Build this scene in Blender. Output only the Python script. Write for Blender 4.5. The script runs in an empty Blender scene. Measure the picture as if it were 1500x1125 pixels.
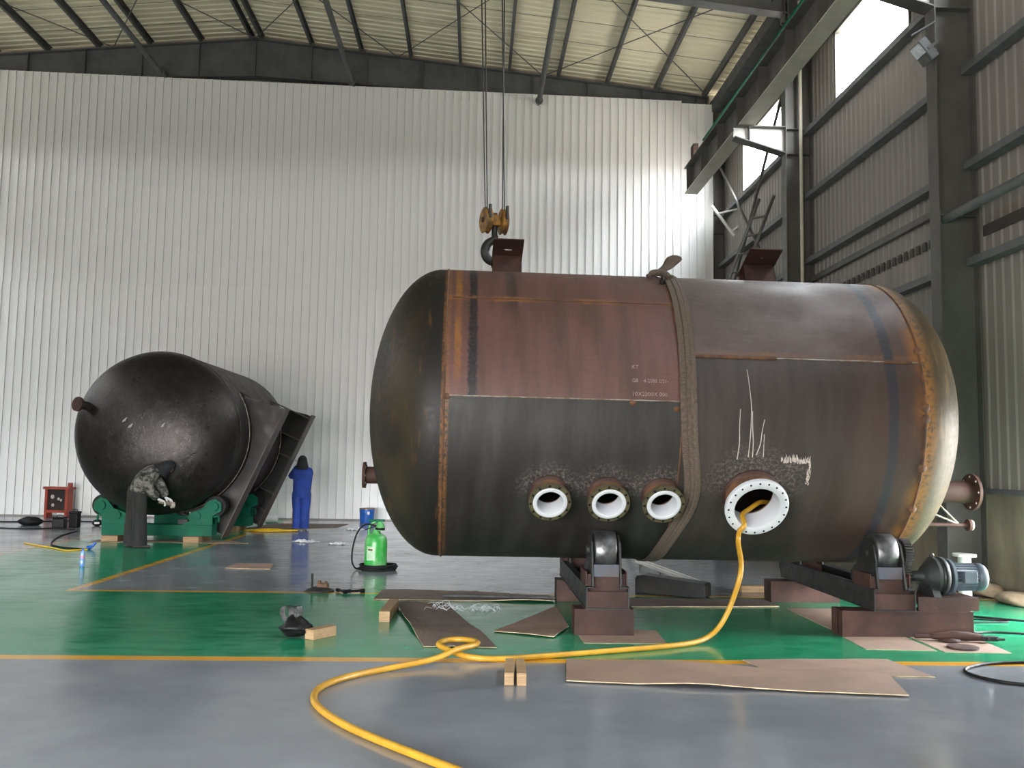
import bpy, math, random
from math import sin, cos, pi, atan2, sqrt, radians
from mathutils import Vector as V, Matrix as Mx, noise as mnoise
random.seed(7)
scene = bpy.context.scene
col = scene.collection

# ------------------------------------------------------------------ camera
YAW, PIT, ROLL, CAMH, FPX = .040, .0862, .016, 1.5, 1330.0
fw = V((sin(YAW)*cos(PIT), cos(YAW)*cos(PIT), sin(PIT)))
r0 = V((cos(YAW), -sin(YAW), 0)); u0 = r0.cross(fw)
rt = r0*cos(ROLL) + u0*sin(ROLL); up = u0*cos(ROLL) - r0*sin(ROLL)
cd = bpy.data.cameras.new('camera'); cam = bpy.data.objects.new('camera', cd); col.objects.link(cam)
cd.sensor_fit = 'HORIZONTAL'; cd.sensor_width = 36.0; cd.lens = 36.0*FPX/1500.0
cd.clip_start = .05; cd.clip_end = 300
cam.matrix_world = Mx(((rt.x, up.x, -fw.x, 0), (rt.y, up.y, -fw.y, 0), (rt.z, up.z, -fw.z, CAMH), (0, 0, 0, 1)))
scene.camera = cam

# ------------------------------------------------------------------ daylight
SKY = 17.0
world = bpy.data.worlds.new('sky'); scene.world = world; world.use_nodes = True
wn = world.node_tree.nodes; wl = world.node_tree.links; wn.clear()
wo = wn.new('ShaderNodeOutputWorld'); wb = wn.new('ShaderNodeBackground')
tc = wn.new('ShaderNodeTexCoord'); sx = wn.new('ShaderNodeSeparateXYZ'); rp = wn.new('ShaderNodeValToRGB')
wl.new(tc.outputs['Generated'], sx.inputs[0]); mr = wn.new('ShaderNodeMapRange')
mr.inputs[1].default_value = -1; mr.inputs[2].default_value = 1
wl.new(sx.outputs['Z'], mr.inputs[0]); wl.new(mr.outputs[0], rp.inputs[0])
cr = rp.color_ramp; cr.elements[0].position = .49; cr.elements[0].color = (.28, .26, .23, 1)
cr.elements[1].position = .515; cr.elements[1].color = (1.0, 1.0, 1.0, 1)
e = cr.elements.new(1.0); e.color = (.82, .92, 1.0, 1)
wl.new(rp.outputs[0], wb.inputs[0]); wb.inputs[1].default_value = SKY; wl.new(wb.outputs[0], wo.inputs[0])
scene.view_settings.view_transform = 'Standard'; scene.view_settings.look = 'None'
scene.view_settings.gamma = 1.0; scene.view_settings.use_curve_mapping = False
scene.view_settings.exposure = 1.72

def portal(name, loc, rot, sx_, sy_):
    l = bpy.data.lights.new(name, 'AREA'); l.shape = 'RECTANGLE'; l.size = sx_; l.size_y = sy_
    l.cycles.is_portal = True
    o = bpy.data.objects.new(name, l); o.location = loc; o.rotation_euler = rot; col.objects.link(o)

# hall: X from XL to XR, back wall at YB, front wall (behind the camera) at YF
XL, XR, YB, YF = -18.25, 6.45, 23.0, -6.1
WINZ0, WINZ1 = 8.02, 9.45
WINY = [12.9 - 5.7*k for k in range(-1, 4)]           # window starts along the side walls, 2.85 m long each
for y in WINY:
    portal('window_daylight', (XR + .12, y + 1.425, (WINZ0+WINZ1)/2), (0, pi/2, 0), WINZ1-WINZ0, 2.85)
    portal('window_daylight', (XL - .12, y + 1.425, (WINZ0+WINZ1)/2), (0, -pi/2, 0), WINZ1-WINZ0, 2.85)
FDX0, FDX1, FDZ = -11.0, 0.0, 3.0                         # big door behind the camera
portal('door_daylight', ((FDX0+FDX1)/2, YF - .12, FDZ/2), (pi/2, 0, 0), FDX1-FDX0, FDZ)
SDY0, SDY1, SDZ = 7.20, 9.10, 2.1                      # side door in the right wall
portal('door_daylight', (XR + .25, (SDY0+SDY1)/2, SDZ/2), (0, pi/2, 0), SDZ, SDY1-SDY0)

# ------------------------------------------------------------------ helpers
def lin(*c):
    f = lambda v: v/12.92 if v <= .04045 else ((v+.055)/1.055)**2.4
    return tuple(f(v/255.) for v in c)

class NT:
    """small wrapper for building node materials"""
    def __init__(s, name):
        s.m = bpy.data.materials.new(name); s.m.use_nodes = True
        s.t = s.m.node_tree; s.n = s.t.nodes; s.n.clear()
        s.out = s.n.new('ShaderNodeOutputMaterial'); s.b = s.n.new('ShaderNodeBsdfPrincipled')
        s.t.links.new(s.b.outputs[0], s.out.inputs[0]); s._co = None
    def put(s, sock, v):
        if v is None: return
        if isinstance(v, bpy.types.NodeSocket): s.t.links.new(v, sock)
        elif isinstance(v, (tuple, list)) and len(v) == 3 and sock.type == 'RGBA': sock.default_value = (*v, 1)
        else: sock.default_value = v
    def co(s):
        if s._co is None: s._co = s.n.new('ShaderNodeTexCoord').outputs['Object']
        return s._co
    def xyz(s, v=None):
        q = s.n.new('ShaderNodeSeparateXYZ'); s.put(q.inputs[0], v or s.co()); return q.outputs
    def comb(s, x, y, z):
        q = s.n.new('ShaderNodeCombineXYZ')
        for i, v in enumerate((x, y, z)): s.put(q.inputs[i], v)
        return q.outputs[0]
    def ma(s, op, a, b=None, c=None, clamp=False):
        q = s.n.new('ShaderNodeMath'); q.operation = op; q.use_clamp = clamp
        for i, v in enumerate((a, b, c)):
            if v is not None: s.put(q.inputs[i], v)
        return q.outputs[0]
    def scale(s, v, sc):
        q = s.n.new('ShaderNodeVectorMath'); q.operation = 'MULTIPLY'
        s.put(q.inputs[0], v); q.inputs[1].default_value = sc; return q.outputs[0]
    def noise(s, scale=5, detail=4, rough=.55, vec=None, dist=0):
        q = s.n.new('ShaderNodeTexNoise'); s.put(q.inputs['Vector'], vec or s.co())
        q.inputs['Scale'].default_value = scale; q.inputs['Detail'].default_value = detail
        q.inputs['Roughness'].default_value = rough; q.inputs['Distortion'].default_value = dist
        return q.outputs['Fac']
    def step(s, v, lo, hi, a=0., b=1.):
        q = s.n.new('ShaderNodeMapRange'); q.interpolation_type = 'SMOOTHSTEP'
        s.put(q.inputs[0], v); s.put(q.inputs[1], lo); s.put(q.inputs[2], hi)
        q.inputs[3].default_value = a; q.inputs[4].default_value = b; return q.outputs[0]
    def mix(s, f, a, b):
        q = s.n.new('ShaderNodeMix'); q.data_type = 'RGBA'; s.put(q.inputs[0], f); s.put(q.inputs[6], a); s.put(q.inputs[7], b)
        return q.outputs[2]
    def bump(s, h, strength=.2, dist=.01):
        q = s.n.new('ShaderNodeBump'); q.inputs['Strength'].default_value = strength; q.inputs['Distance'].default_value = dist
        s.put(q.inputs['Height'], h); s.put(s.b.inputs['Normal'], q.outputs[0])
    def set(s, color=None, rough=None, metal=None, spec=None):
        s.put(s.b.inputs['Base Color'], color); s.put(s.b.inputs['Roughness'], rough)
        s.put(s.b.inputs['Metallic'], metal); s.put(s.b.inputs['Specular IOR Level'], spec)
        return s

def plain(name, c1, c2=None, scale=4, rough=.6, metal=0., bump=0., bscale=40, stretch=None, contrast=(.35, .65), spec=None):
    """two colours mixed by noise, with a little relief"""
    t = NT(name)
    if c2 is None: c2 = tuple(v*.75 for v in c1)
    vec = t.scale(t.co(), stretch) if stretch else t.co()
    n = t.noise(scale, 5, .6, vec); f = t.step(n, *contrast)
    t.set(t.mix(f, c1, c2), t.step(t.noise(scale*2.3, 3, .5, vec), .2, .8, max(rough-.1, .02), min(rough+.1, 1)), metal, spec)
    if bump: t.bump(t.noise(bscale, 4, .6, vec), bump)
    return t.m

class MB:
    """collects shapes; build() links them as one mesh object"""
    def __init__(s): s.v = []; s.f = []; s.sm = []; s.mi = []; s.cur = 0
    def add(s, vs, fs, smooth=False):
        o = len(s.v); s.v += [tuple(p) for p in vs]
        for f in fs: s.f.append([i+o for i in f]); s.sm.append(smooth); s.mi.append(s.cur)
        return s
    def box(s, x0, x1, y0, y1, z0, z1, M=None):
        vs = [V((x, y, z)) for z in (z0, z1) for y in (y0, y1) for x in (x0, x1)]
        if M is not None: vs = [M @ v for v in vs]
        return s.add(vs, [(0,2,3,1),(4,5,7,6),(0,1,5,4),(2,6,7,3),(0,4,6,2),(1,3,7,5)])
    def ring(s, rings, closed=True, caps=(True, True), smooth=True):
        """loft a list of equal-length rings"""
        n = len(rings[0]); vs = [p for r in rings for p in r]; fs = []
        m = n if closed else n-1
        for i in range(len(rings)-1):
            for k in range(m):
                a = i*n+k; b = i*n+(k+1) % n; fs.append((a, b, b+n, a+n))
        s.add(vs, fs, smooth)
        if caps[0]: s.add(rings[0], [tuple(reversed(range(n)))])
        if caps[1]: s.add(rings[-1], [tuple(range(n))])
        return s
    def lathe(s, prof, o=(0,0,0), ax=(0,0,1), n=24, caps=(False, False), smooth=True):
        """prof = [(radius, height along ax)]; sharp where a point is repeated"""
        o = V(o); ax = V(ax).normalized(); a = ax.orthogonal().normalized(); b = ax.cross(a)
        mk = lambda r, h: [o + ax*h + (a*cos(2*pi*k/n) + b*sin(2*pi*k/n))*r for k in range(n)]
        seg = [[]]
        for p in prof:
            if seg[-1] and seg[-1][-1] == p: seg.append([p])
            else: seg[-1].append(p)
        for i, g in enumerate(seg):
            s.ring([mk(*p) for p in g], caps=(caps[0] and i == 0, caps[1] and i == len(seg)-1), smooth=smooth)
        return s
    def cyl(s, p0, p1, r0, r1=None, n=16, caps=(True, True)):
        p0 = V(p0); p1 = V(p1); d = p1-p0
        return s.lathe([(r0, 0), (r0 if r1 is None else r1, d.length)], p0, d, n, caps)
    def tube(s, pts, r, n=8, caps=(True, True)):
        pts = [V(p) for p in pts]; rings = []; a = None
        for i, p in enumerate(pts):
            t = (pts[min(i+1, len(pts)-1)] - pts[max(i-1, 0)]).normalized()
            if a is None: a = t.orthogonal().normalized()
            else: a = (a - t*a.dot(t)).normalized()
            b = t.cross(a); rr = r[i] if isinstance(r, (list, tuple)) else r
            rings.append([p + (a*cos(2*pi*k/n) + b*sin(2*pi*k/n))*rr for k in range(n)])
        return s.ring(rings, caps=caps)
    def prism(s, poly, d0, d1, o=(0,0,0), u=(1,0,0), v=(0,0,1), w=(0,1,0)):
        """extrude a polygon given in (u, v) along w from d0 to d1"""
        o = V(o); u = V(u); v = V(v); w = V(w); n = len(poly)
        a = [o+u*p[0]+v*p[1]+w*d0 for p in poly]; b = [o+u*p[0]+v*p[1]+w*d1 for p in poly]
        s.add(a+b, [tuple(range(n)), tuple(reversed(range(n, 2*n)))] + [(k, k+n, (k+1) % n+n, (k+1) % n) for k in range(n)])
        return s
    def ball(s, c, rx, ry=None, rz=None, n=12, m=8):
        ry = rx if ry is None else ry; rz = rx if rz is None else rz; c = V(c)
        rings = [[c + V((rx*sin(pi*i/m)*cos(2*pi*k/n), ry*sin(pi*i/m)*sin(2*pi*k/n), -rz*cos(pi*i/m))) for k in range(n)] for i in range(1, m)]
        s.ring(rings, caps=(True, True)); return s
    def mesh(s, name):
        me = bpy.data.meshes.new(name); me.from_pydata(s.v, [], s.f)
        me.polygons.foreach_set('use_smooth', s.sm); me.polygons.foreach_set('material_index', s.mi)
        import bmesh
        bm = bmesh.new(); bm.from_mesh(me); bmesh.ops.recalc_face_normals(bm, faces=bm.faces[:]); bm.to_mesh(me); bm.free()
        me.update(); return me
    def build(s, name, mats, parent=None, loc=None, rot=None, bev=0):
        me = s.mesh(name)
        for m in (mats if isinstance(mats, (list, tuple)) else [mats]): me.materials.append(m)
        return link(name, me, parent, loc, rot, bev)
def link(name, me, parent=None, loc=None, rot=None, bev=0):
    o = bpy.data.objects.new(name, me); col.objects.link(o)
    if parent is not None: o.parent = parent
    if loc is not None: o.location = loc
    if rot is not None: o.rotation_euler = rot
    if bev:
        b = o.modifiers.new('bevel', 'BEVEL'); b.width = bev; b.segments = 2; b.limit_method = 'ANGLE'; b.angle_limit = .8
    return o
def empty(name, loc=(0,0,0), rot=(0,0,0)):
    o = bpy.data.objects.new(name, None); o.empty_display_size = .2; o.location = loc; o.rotation_euler = rot; col.objects.link(o); return o
def tag(o, label, cat, group=None, kind=None):
    o['label'] = label; o['category'] = cat
    if group: o['group'] = group
    if kind: o['kind'] = kind
    return o
def struct(o, label=None):
    o['kind'] = 'structure'
    if label: o['label'] = label
    return o
def smooth_path(pts, n=8):
    """Catmull-Rom through the points"""
    pts = [V(p) for p in pts]; P = [pts[0]*2-pts[1]] + pts + [pts[-1]*2-pts[-2]]; out = []
    for i in range(1, len(P)-2):
        a, b, c, d = P[i-1:i+3]
        for k in range(n):
            t = k/n
            out.append(.5*((2*b) + (c-a)*t + (2*a-5*b+4*c-d)*t*t + (3*b-a-3*c+d)*t**3))
    out.append(P[-2]); return out

# ------------------------------------------------------------------ common materials
M = {}
M['steel_grey'] = plain('grey_painted_steel', (.105, .102, .092), (.08, .078, .07), 2, .5)
M['girt_grey'] = plain('girt_grey_paint', (.13, .135, .14), (.10, .105, .11), 3, .55)
M['rust_steel'] = plain('rusty_brown_steel', (.060, .029, .022), (.030, .016, .013), 3, .65, 0., .25, 60, spec=.25)
M['rust_orange'] = plain('orange_rust', (.13, .056, .022), (.062, .032, .019), 8, .75, 0, .35, 70)
M['dark_steel'] = plain('dark_mill_steel', (.020, .019, .0185), (.010, .010, .010), 5, .55, .1, .15, 50)
M['roller_steel'] = plain('worn_roller_steel', (.16, .16, .165), (.07, .07, .072), 7, .42, .8, .2, 30)
M['blue_paint'] = plain('worn_blue_paint', (.045, .06, .09), (.06, .052, .055), 4, .5, 0, .1)
M['green_paint'] = plain('rotator_green_paint', (.003, .115, .066), (.003, .085, .048), 3, .6, spec=.2)
M['white_enamel'] = plain('white_enamel_lining', (.52, .535, .56), (.48, .495, .52), 3, .18, spec=.6)
M['black_rubber'] = plain('black_rubber', (.007, .007, .0075), (.004, .004, .004), 9, .6, spec=.25)
M['black_plastic'] = plain('black_plastic', (.006, .006, .0065), (.003, .003, .0035), 12, .5, spec=.25)
M['wood'] = plain('pale_pine_wood', (.34, .225, .12), (.24, .15, .075), 5, .7, 0, .3, 30, (1, 8, 8))
M['board'] = plain('brown_cardboard', (.26, .17, .125), (.19, .125, .09), 2.2, .8, 0, .15, 40, contrast=(.25, .75))
M['board_dark'] = plain('worn_dark_cardboard', (.16, .115, .088), (.10, .074, .058), 2.6, .8, 0, .2, 40, contrast=(.25, .75))
M['board_edge'] = plain('torn_board_edge', (.5, .4, .25), (.35, .26, .16), 10, .8)
M['yellow_hose'] = plain('yellow_rubber_hose', (.46, .25, .018), (.36, .185, .012), 6, .42)
M['yellow_plastic'] = plain('yellow_plastic', (.75, .48, .01), (.6, .36, .01), 6, .4)
M['webbing'] = plain('brown_webbing', (.12, .088, .064), (.065, .048, .036), 30, .85, 0, .5, 90, (1, 12, 1))
M['white_plastic'] = plain('white_plastic', (.75, .75, .73), (.65, .65, .64), 6, .4)
M['wire'] = plain('steel_wire_rope', (.05, .05, .05), (.03, .03, .03), 60, .45, .6)
M['hook_yellow'] = plain('worn_yellow_hook_paint', (.36, .17, .02), (.10, .055, .02), 14, .55, .1, .2)
M['blue_plastic'] = plain('blue_plastic', (.015, .10, .42), (.012, .08, .34), 5, .35)
M['white_and_sunlit'] = plain('white_and_sunlit_steel', (.72, .71, .68), (.62, .61, .58), 3, .5)  # plain white parts, and the corner bracket whose sunlight is painted in
M['cream_steel'] = plain('pale_painted_flange', (.55, .52, .42), (.48, .45, .37), 3, .5)
# ------------------------------------------------------------------ floor
def floor_material():
    t = NT('painted_epoxy_floor'); x, y, z = t.xyz()
    wob = t.ma('MULTIPLY', t.ma('SUBTRACT', t.noise(3.0, 3), .5), .012)
    xx = t.ma('ADD', x, wob); yy = t.ma('ADD', y, wob)
    gt = lambda v, a: t.step(v, a-.006, a+.006); lt = lambda v, a: t.step(v, a-.006, a+.006, 1., 0.)
    mul = lambda *a: a[0] if len(a) == 1 else t.ma('MULTIPLY', a[0], mul(*a[1:]))
    LW = .085
    aisle = mul(gt(xx, -7.12), lt(xx, -4.48), gt(yy, 7.0))
    cross = mul(gt(yy, 7.05), lt(yy, 10.5))
    green = t.ma('MAXIMUM', aisle, cross)
    near = mul(gt(yy, 6.98), lt(yy, 7.12))
    far = mul(gt(yy, 10.45), lt(yy, 10.45+.11), gt(xx, -4.53))
    ay = mul(gt(xx, -4.53), lt(xx, -4.41), gt(yy, 10.46)); al = mul(gt(xx, -7.17), lt(xx, -7.07), gt(yy, 10.5))
    line = t.ma('MAXIMUM', t.ma('MAXIMUM', near, far), t.ma('MAXIMUM', ay, al))
    n1 = t.noise(.9, 6, .62); n2 = t.noise(7, 5, .6, t.scale(t.co(), (.35, 1, 1)))
    grey = t.mix(t.step(n1, .3, .7), (.165, .182, .205), (.215, .232, .255))
    grn = t.mix(t.step(n2, .3, .75), (.008, .19, .085), (.024, .25, .13))
    yel = t.mix(t.step(t.noise(4, 5, .7), .35, .7), (.62, .31, .025), (.50, .25, .03))
    c = t.mix(line, t.mix(green, grey, grn), yel)
    dirt = t.step(t.noise(2.2, 8, .72), .64, .84, 0., .30)
    c = t.mix(dirt, c, (.10, .10, .095))
    rough = t.step(t.ma('ADD', t.ma('MULTIPLY', n1, .5), t.ma('MULTIPLY', n2, .5)), .3, .7, .10, .27)
    t.set(c, rough, 0., .5)
    t.bump(t.noise(2.6, 3, .5, t.scale(t.co(), (.6, 1.4, 1))), .05, .012)
    return t.m
struct(MB().box(XL-.1, XR+.1, YF-.1, YB+.6, -.12, 0).build('floor', floor_material()), 'glossy grey and green epoxy floor with yellow lines')

# ------------------------------------------------------------------ back wall of upright standing-seam panels
M['wall_white'] = plain('white_wall_panel', (.78, .785, .78), (.72, .73, .735), .8, .42, 0., .02, 30, (1, 1, .3), spec=.5)
M['wall_grey'] = plain('grey_beige_cladding', (.25, .23, .205), (.21, .195, .175), .8, .55, stretch=(1, 1, .25))
PW = .207
def wall_panel(h):
    b = MB(); n = 2
    # shallow pan with a standing seam on one edge, front towards -Y
    prof = [(.004, .0), (.012, -.002), (.10, .001), (.193, -.001), (.194, -.026), (.206, -.026), (.206, .02), (.004, .02)]
    b.prism([(p[0], p[1]) for p in prof], 0, h, u=(1, 0, 0), v=(0, 1, 0), w=(0, 0, 1))
    return b.mesh('panel')
SPLIT = 5.78
wb_ = struct(MB().box(XL, 6.12, YB+.04, YB+.10, 0, 10.9).build('wall_back', M['wall_white']), 'white partition wall of upright ribbed panels')
lo = wall_panel(SPLIT+.05); up_ = wall_panel(1.0)
for m_ in (lo, up_): m_.materials.append(M['wall_white'])
x = 6.10 - PW; k = 0
while x > XL + .01:
    top = 11.19 - .014*(x+3.64) + (.0 if x < 5.2 else -.06)
    o = link('panel', lo, wb_); o.location = (x, YB - .012 + random.uniform(-.003, .003), 0)
    o = link('panel', up_, wb_); o.location = (x - .03*0, YB + .012 + random.uniform(-.003, .003), SPLIT)
    o.scale = (1, 1, top - SPLIT); x -= PW; k += 1
MB().box(XL, 6.07, YB-.045, YB+.05, 0, .035).build('base_flashing', M['wall_grey'], wb_)

# ------------------------------------------------------------------ side walls
SW = .95
def corrugated(h, w=SW, nr=5):
    """sheet in the YZ plane, ribs towards -X"""
    p = []; pit = w/nr
    for k in range(nr):
        y = k*pit; p += [(y, 0), (y+pit*.52, 0), (y+pit*.66, -.016), (y+pit*.84, -.016), (y+pit*.97, 0)]
    p.append((w, 0)); back = [(a, b+.006) for a, b in reversed(p)]
    return MB().prism(p+back, 0, h, u=(0, 1, 0), v=(1, 0, 0), w=(0, 0, 1)).mesh('cladding_sheet')
wr = struct(empty('wall_right', (XR, 0, 0)), 'grey beige corrugated side wall on a plastered plinth')
PLZ = 1.2
def plaster():
    t = NT('stained_plaster'); n = t.noise(1.6, 7, .65); s = t.noise(.9, 5, .6, t.scale(t.co(), (1, 1, .3)))
    t.set(t.mix(t.step(s, .4, .7), t.mix(t.step(n, .3, .7), (.36, .33, .23), (.28, .255, .18)), (.17, .15, .11)), .85); t.bump(t.noise(14, 6, .6), .25)
    return t.m
M['plaster'] = plaster()
pl = MB().box(-.02, .25, YF, SDY0, 0, PLZ); pl.box(-.02, .25, SDY1, YB+.4, 0, PLZ)
pl.build('plinth', M['plaster'], wr)
MB().box(-.05, .1, SDY1, YB+.4, PLZ, PLZ+.07).build('flashing', M['girt_grey'], wr)
s_full = corrugated(WINZ0-PLZ); s_mid = corrugated(WINZ1-WINZ0); s_top = corrugated(11.35-WINZ1); s_door = corrugated(WINZ0-SDZ)
for m_ in (s_full, s_mid, s_top, s_door): m_.materials.append(M['wall_grey'])
for k in range(-20, 11):
    y = 12.9 + SW*k
    door = SDY0-.01 <= y < SDY1-.01
    link('cladding_sheet', s_door if door else s_full, wr, (0, y, SDZ if door else PLZ))
    if not any(w-.01 <= y < w+2.84 for w in WINY): link('cladding_sheet', s_mid, wr, (0, y, WINZ0))
    link('cladding_sheet', s_top, wr, (0, y, WINZ1))
def c_girt(l):      # C section along Y, web up against the sheet
    return MB().prism([(-.17, .0), (-.17, .03), (-.163, .03), (-.163, .007), (0, .007), (0, -.058), (-.17, -.058), (-.17, -.035), (-.163, -.035), (-.163, -.051), (-.03, -.051), (-.03, 0)][::1], 0, l, u=(1, 0, 0), v=(0, 0, 1), w=(0, 1, 0)).mesh('girt')
g_me = MB().prism([(-.16, -.05), (-.16, .05), (0, .05), (0, .04), (-.15, .04), (-.15, -.04), (0, -.04), (0, -.05)], 0, 5.45, u=(1, 0, 0), v=(0, 0, 1), w=(0, 1, 0)).mesh('girt')
g_me.materials.append(M['girt_grey'])
COLY = [11.35 - 5.7*k for k in range(3, -1, -1)] + [17.05, 23.2]
for i in range(len(COLY)-1):
    for z in (2.84, 4.15, 5.42, 6.69, 7.96, 9.52, 10.6):
        if COLY[i] < 6 and z < 2.9 and COLY[i] > 4: continue
        o = link('girt', g_me, wr, (-.03, COLY[i]+.125, z)); 
        if i == len(COLY)-2: o.scale = (1, 5.9/5.45, 1)
# gable end above the partition
struct(MB().prism([(XL, 0), (XR, 0), (XR, 11.42), (-5.9, 12.68), (XL, 11.42)], 23.42, 23.47).build('wall_gable', M['wall_grey']), 'grey gable wall behind the white partition')
# flat strip and row of bolt heads under the third girt in the middle bay
MB().box(-.10, -.03, 11.48, 16.9, 5.02, 5.12).build('cable_tray', M['steel_grey'], wr)
MB().box(-.10, -.03, 17.18, 22.9, 5.02, 5.12).build('cable_tray', M['steel_grey'], wr)
slot = MB().box(-.031, -.022, 0, .10, 0, .13).mesh('louvre'); M['louvre'] = plain('dark_louvre', (.055, .047, .040), (.04, .034, .03), 6, .6); slot.materials.append(M['louvre'])
for k in range(26): link('louvre', slot, wr, (0, 11.62+.19*k, 4.62))
MB().box(-.034, -.022, 6, 11.1, 4.16-.0, 4.30).build('louvre', M['louvre'], wr, (0, 0, .30))
# windows
def glass():
    t = NT('window_glass'); tr = t.n.new('ShaderNodeBsdfTransparent'); gl = t.n.new('ShaderNodeBsdfGlossy'); gl.inputs['Roughness'].default_value = .05
    mx = t.n.new('ShaderNodeMixShader'); mx.inputs[0].default_value = .05
    t.t.links.new(tr.outputs[0], mx.inputs[1]); t.t.links.new(gl.outputs[0], mx.inputs[2]); t.t.links.new(mx.outputs[0], t.out.inputs[0])
    t.n.remove(t.b); return t.m
M['glass'] = glass()
def window(idx, X, y, sgn):
    w = struct(empty('window_%d' % idx, (X, y, WINZ0)), 'bright high window in the side wall')
    H = WINZ1-WINZ0; f = MB()
    for a in (0, 2.80): f.box(-.05, .05, a, a+.05, 0, H)
    f.box(-.05, .05, 0, 2.85, 0, .05); f.box(-.05, .05, 0, 2.85, H-.05, H)
    f.build('window_frame', M['steel_grey'], w)
    for k in range(2): MB().box(-.004, .004, .05+1.375*k, .05+1.375*(k+1), .05, H-.05).build('pane', M['glass'], w)
i = 1
for y in WINY: window(i, XR+.02, y, 1); i += 1
# left wall, outside the picture
wlft = struct(empty('wall_left', (XL, 0, 0)), 'grey beige corrugated side wall')
ll = MB().box(-.05, 0, YF, YB+.1, 0, WINZ0); ll.box(-.05, 0, YF, YB+.1, WINZ1, 11.4)
ys = [YF] + sum([[y, y+2.85] for y in sorted(WINY)], []) + [YB+.1]
for k in range(0, len(ys), 2): ll.box(-.05, 0, ys[k], ys[k+1], WINZ0, WINZ1)
ll.build('cladding', M['wall_grey'], wlft)
for y in WINY: window(i, XL-.02, y, -1); i += 1
# front wall behind the camera, with the open door
fwl = MB().box(XL, FDX0, YF-.06, YF, 0, 12.6); fwl.box(FDX1, XR, YF-.06, YF, 0, 12.6); fwl.box(FDX0, FDX1, YF-.06, YF, FDZ, 12.6)
struct(fwl.build('wall_front', M['wall_grey']), 'grey end wall with a wide open door')

# ------------------------------------------------------------------ columns, rafters, roof
RX, RZ = -5.9, 12.42
rz = lambda X: RZ - .1*abs(X-RX)
def h_section(b, axis, y, d0, d1):
    pass
def column(y, X0, X1, name, label):
    """H column: web in the XZ plane between two flanges"""
    c = empty(name, ((X0+X1)/2, y, 0)); h = (X1-X0)/2; zt = rz(X1) - .05
    MB().box(-h, h, -.006, .006, 0, zt).build('web', M['steel_grey'], c)
    for s in (-1, 1): MB().box(s*h-.008, s*h+.008, -.125, .125, 0, zt).build('flange', M['steel_grey'], c)
    MB().box(-h-.03, h+.03, -.16, .16, 0, .03).build('base_plate', M['steel_grey'], c)
    for z in (4.76, 7.55, 8.05): MB().box(-h, h, -.12, .12, z, z+.012).build('stiffener', M['steel_grey'], c)
    tag(c, label, 'column', 'columns along the side wall', 'structure'); return c
COLLAB = {3: 'tall grey steel column carrying the floodlight', 4: 'tall grey steel column behind the leaning ladder', 5: 'grey steel column where side wall meets white wall'}
for i, y in enumerate(COLY):
    column(y, 5.93 if i < 5 else 6.10, 6.43, 'steel_column', COLLAB.get(i, 'tall grey steel column along the side wall'))
ceil = struct(empty('ceiling', (0, 0, 0)), 'pitched cream metal roof on steel purlins')
M['roof_cream'] = plain('cream_roof_sheet', (.82, .77, .56), (.74, .69, .50), 1.2, .5, stretch=(.4, 1, 1))
M['purlin'] = plain('purlin_grey', (.10, .105, .105), (.075, .08, .08), 3, .55)
def roof_sheet(sgn):
    L = (XR+.25 - RX); p = []; nr = 4; pit = SW/nr
    for k in range(nr):
        y = k*pit; p += [(y, 0), (y+pit*.60, 0), (y+pit*.68, .035), (y+pit*.88, .035), (y+pit*.96, 0)]
    p.append((SW, 0)); p += [(a, b+.005) for a, b in reversed(p)]
    b = MB(); n = len(p)
    va = [V((0, a, c)) for a, c in p]; vb = [V((sgn*L, a, c - .1*L)) for a, c in p]
    b.add(va+vb, [tuple(range(n)), tuple(reversed(range(n, 2*n)))] + [(k, (k+1) % n, (k+1) % n+n, k+n) for k in range(n)])
    me = b.mesh('roof_sheet'); me.materials.append(M['roof_cream']); return me
for sgn in (1, -1):
    me = roof_sheet(sgn)
    for k in range(-20, 12): link('roof_sheet', me, ceil, (RX, 12.9+SW*k, RZ+.20+random.uniform(0, .004)))
pu = MB().prism([(-.035, 0), (.03, 0), (.03, .008), (-.027, .008), (-.027, .19), (.035, .19), (.035, .198), (-.035, .198)], 0, YB+.35-YF, u=(1, 0, 0), v=(0, 0, 1), w=(0, 1, 0)).mesh('purlin'); pu.materials.append(M['purlin'])
for k in range(10):
    for s in (-1, 1):
        X = RX + s*(.13 + 1.30*k)
        link('purlin', pu, ceil, (X, YF, rz(X)))
def rafter(y, name, d_ridge, d_eave):
    b = MB()
    for s in (-1, 1):
        X1 = RX + s*(XR-.45-RX)
        b.prism([(RX, RZ), (X1, rz(X1)), (X1, rz(X1)-d_eave), (RX+s*4, rz(RX+s*4)-d_ridge*.8), (RX, RZ-d_ridge)], -.006, .006, o=(0, y, 0))
        for (xa, za, xb, zb) in ((RX, RZ, X1, rz(X1)), (RX, RZ-d_ridge, RX+s*4, rz(RX+s*4)-d_ridge*.8), (RX+s*4, rz(RX+s*4)-d_ridge*.8, X1, rz(X1)-d_eave)):
            b.prism([(xa, za), (xb, zb), (xb, zb-.016), (xa, za-.016)], -.13, .13, o=(0, y, 0))
        b.box(X1-.02, X1+.02, y-.13, y+.13, rz(X1)-d_eave-.18, rz(X1)-.02)
    for k in range(-8, 9):
        X = RX + 1.45*k; b.box(X-.006, X+.006, y-.12, y+.12, rz(X)-(d_ridge if abs(k) < 4 else .6), rz(X))
    return b.build(name, M['purlin'], ceil)
for i, y in enumerate(COLY):
    if i != 0: rafter(y, 'rafter', 1.0, .82)
# bolts on the near end plates
bo = MB().cyl((-.03, 0, 0), (.004, 0, 0), .022, n=6).mesh('bolt'); bo.materials.append(M['rust_steel'])
for k in range(7):
    for dy in (-.07, .07): link('bolt', bo, ceil, (5.921, 17.05+dy, 10.20-.13*k))
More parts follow.
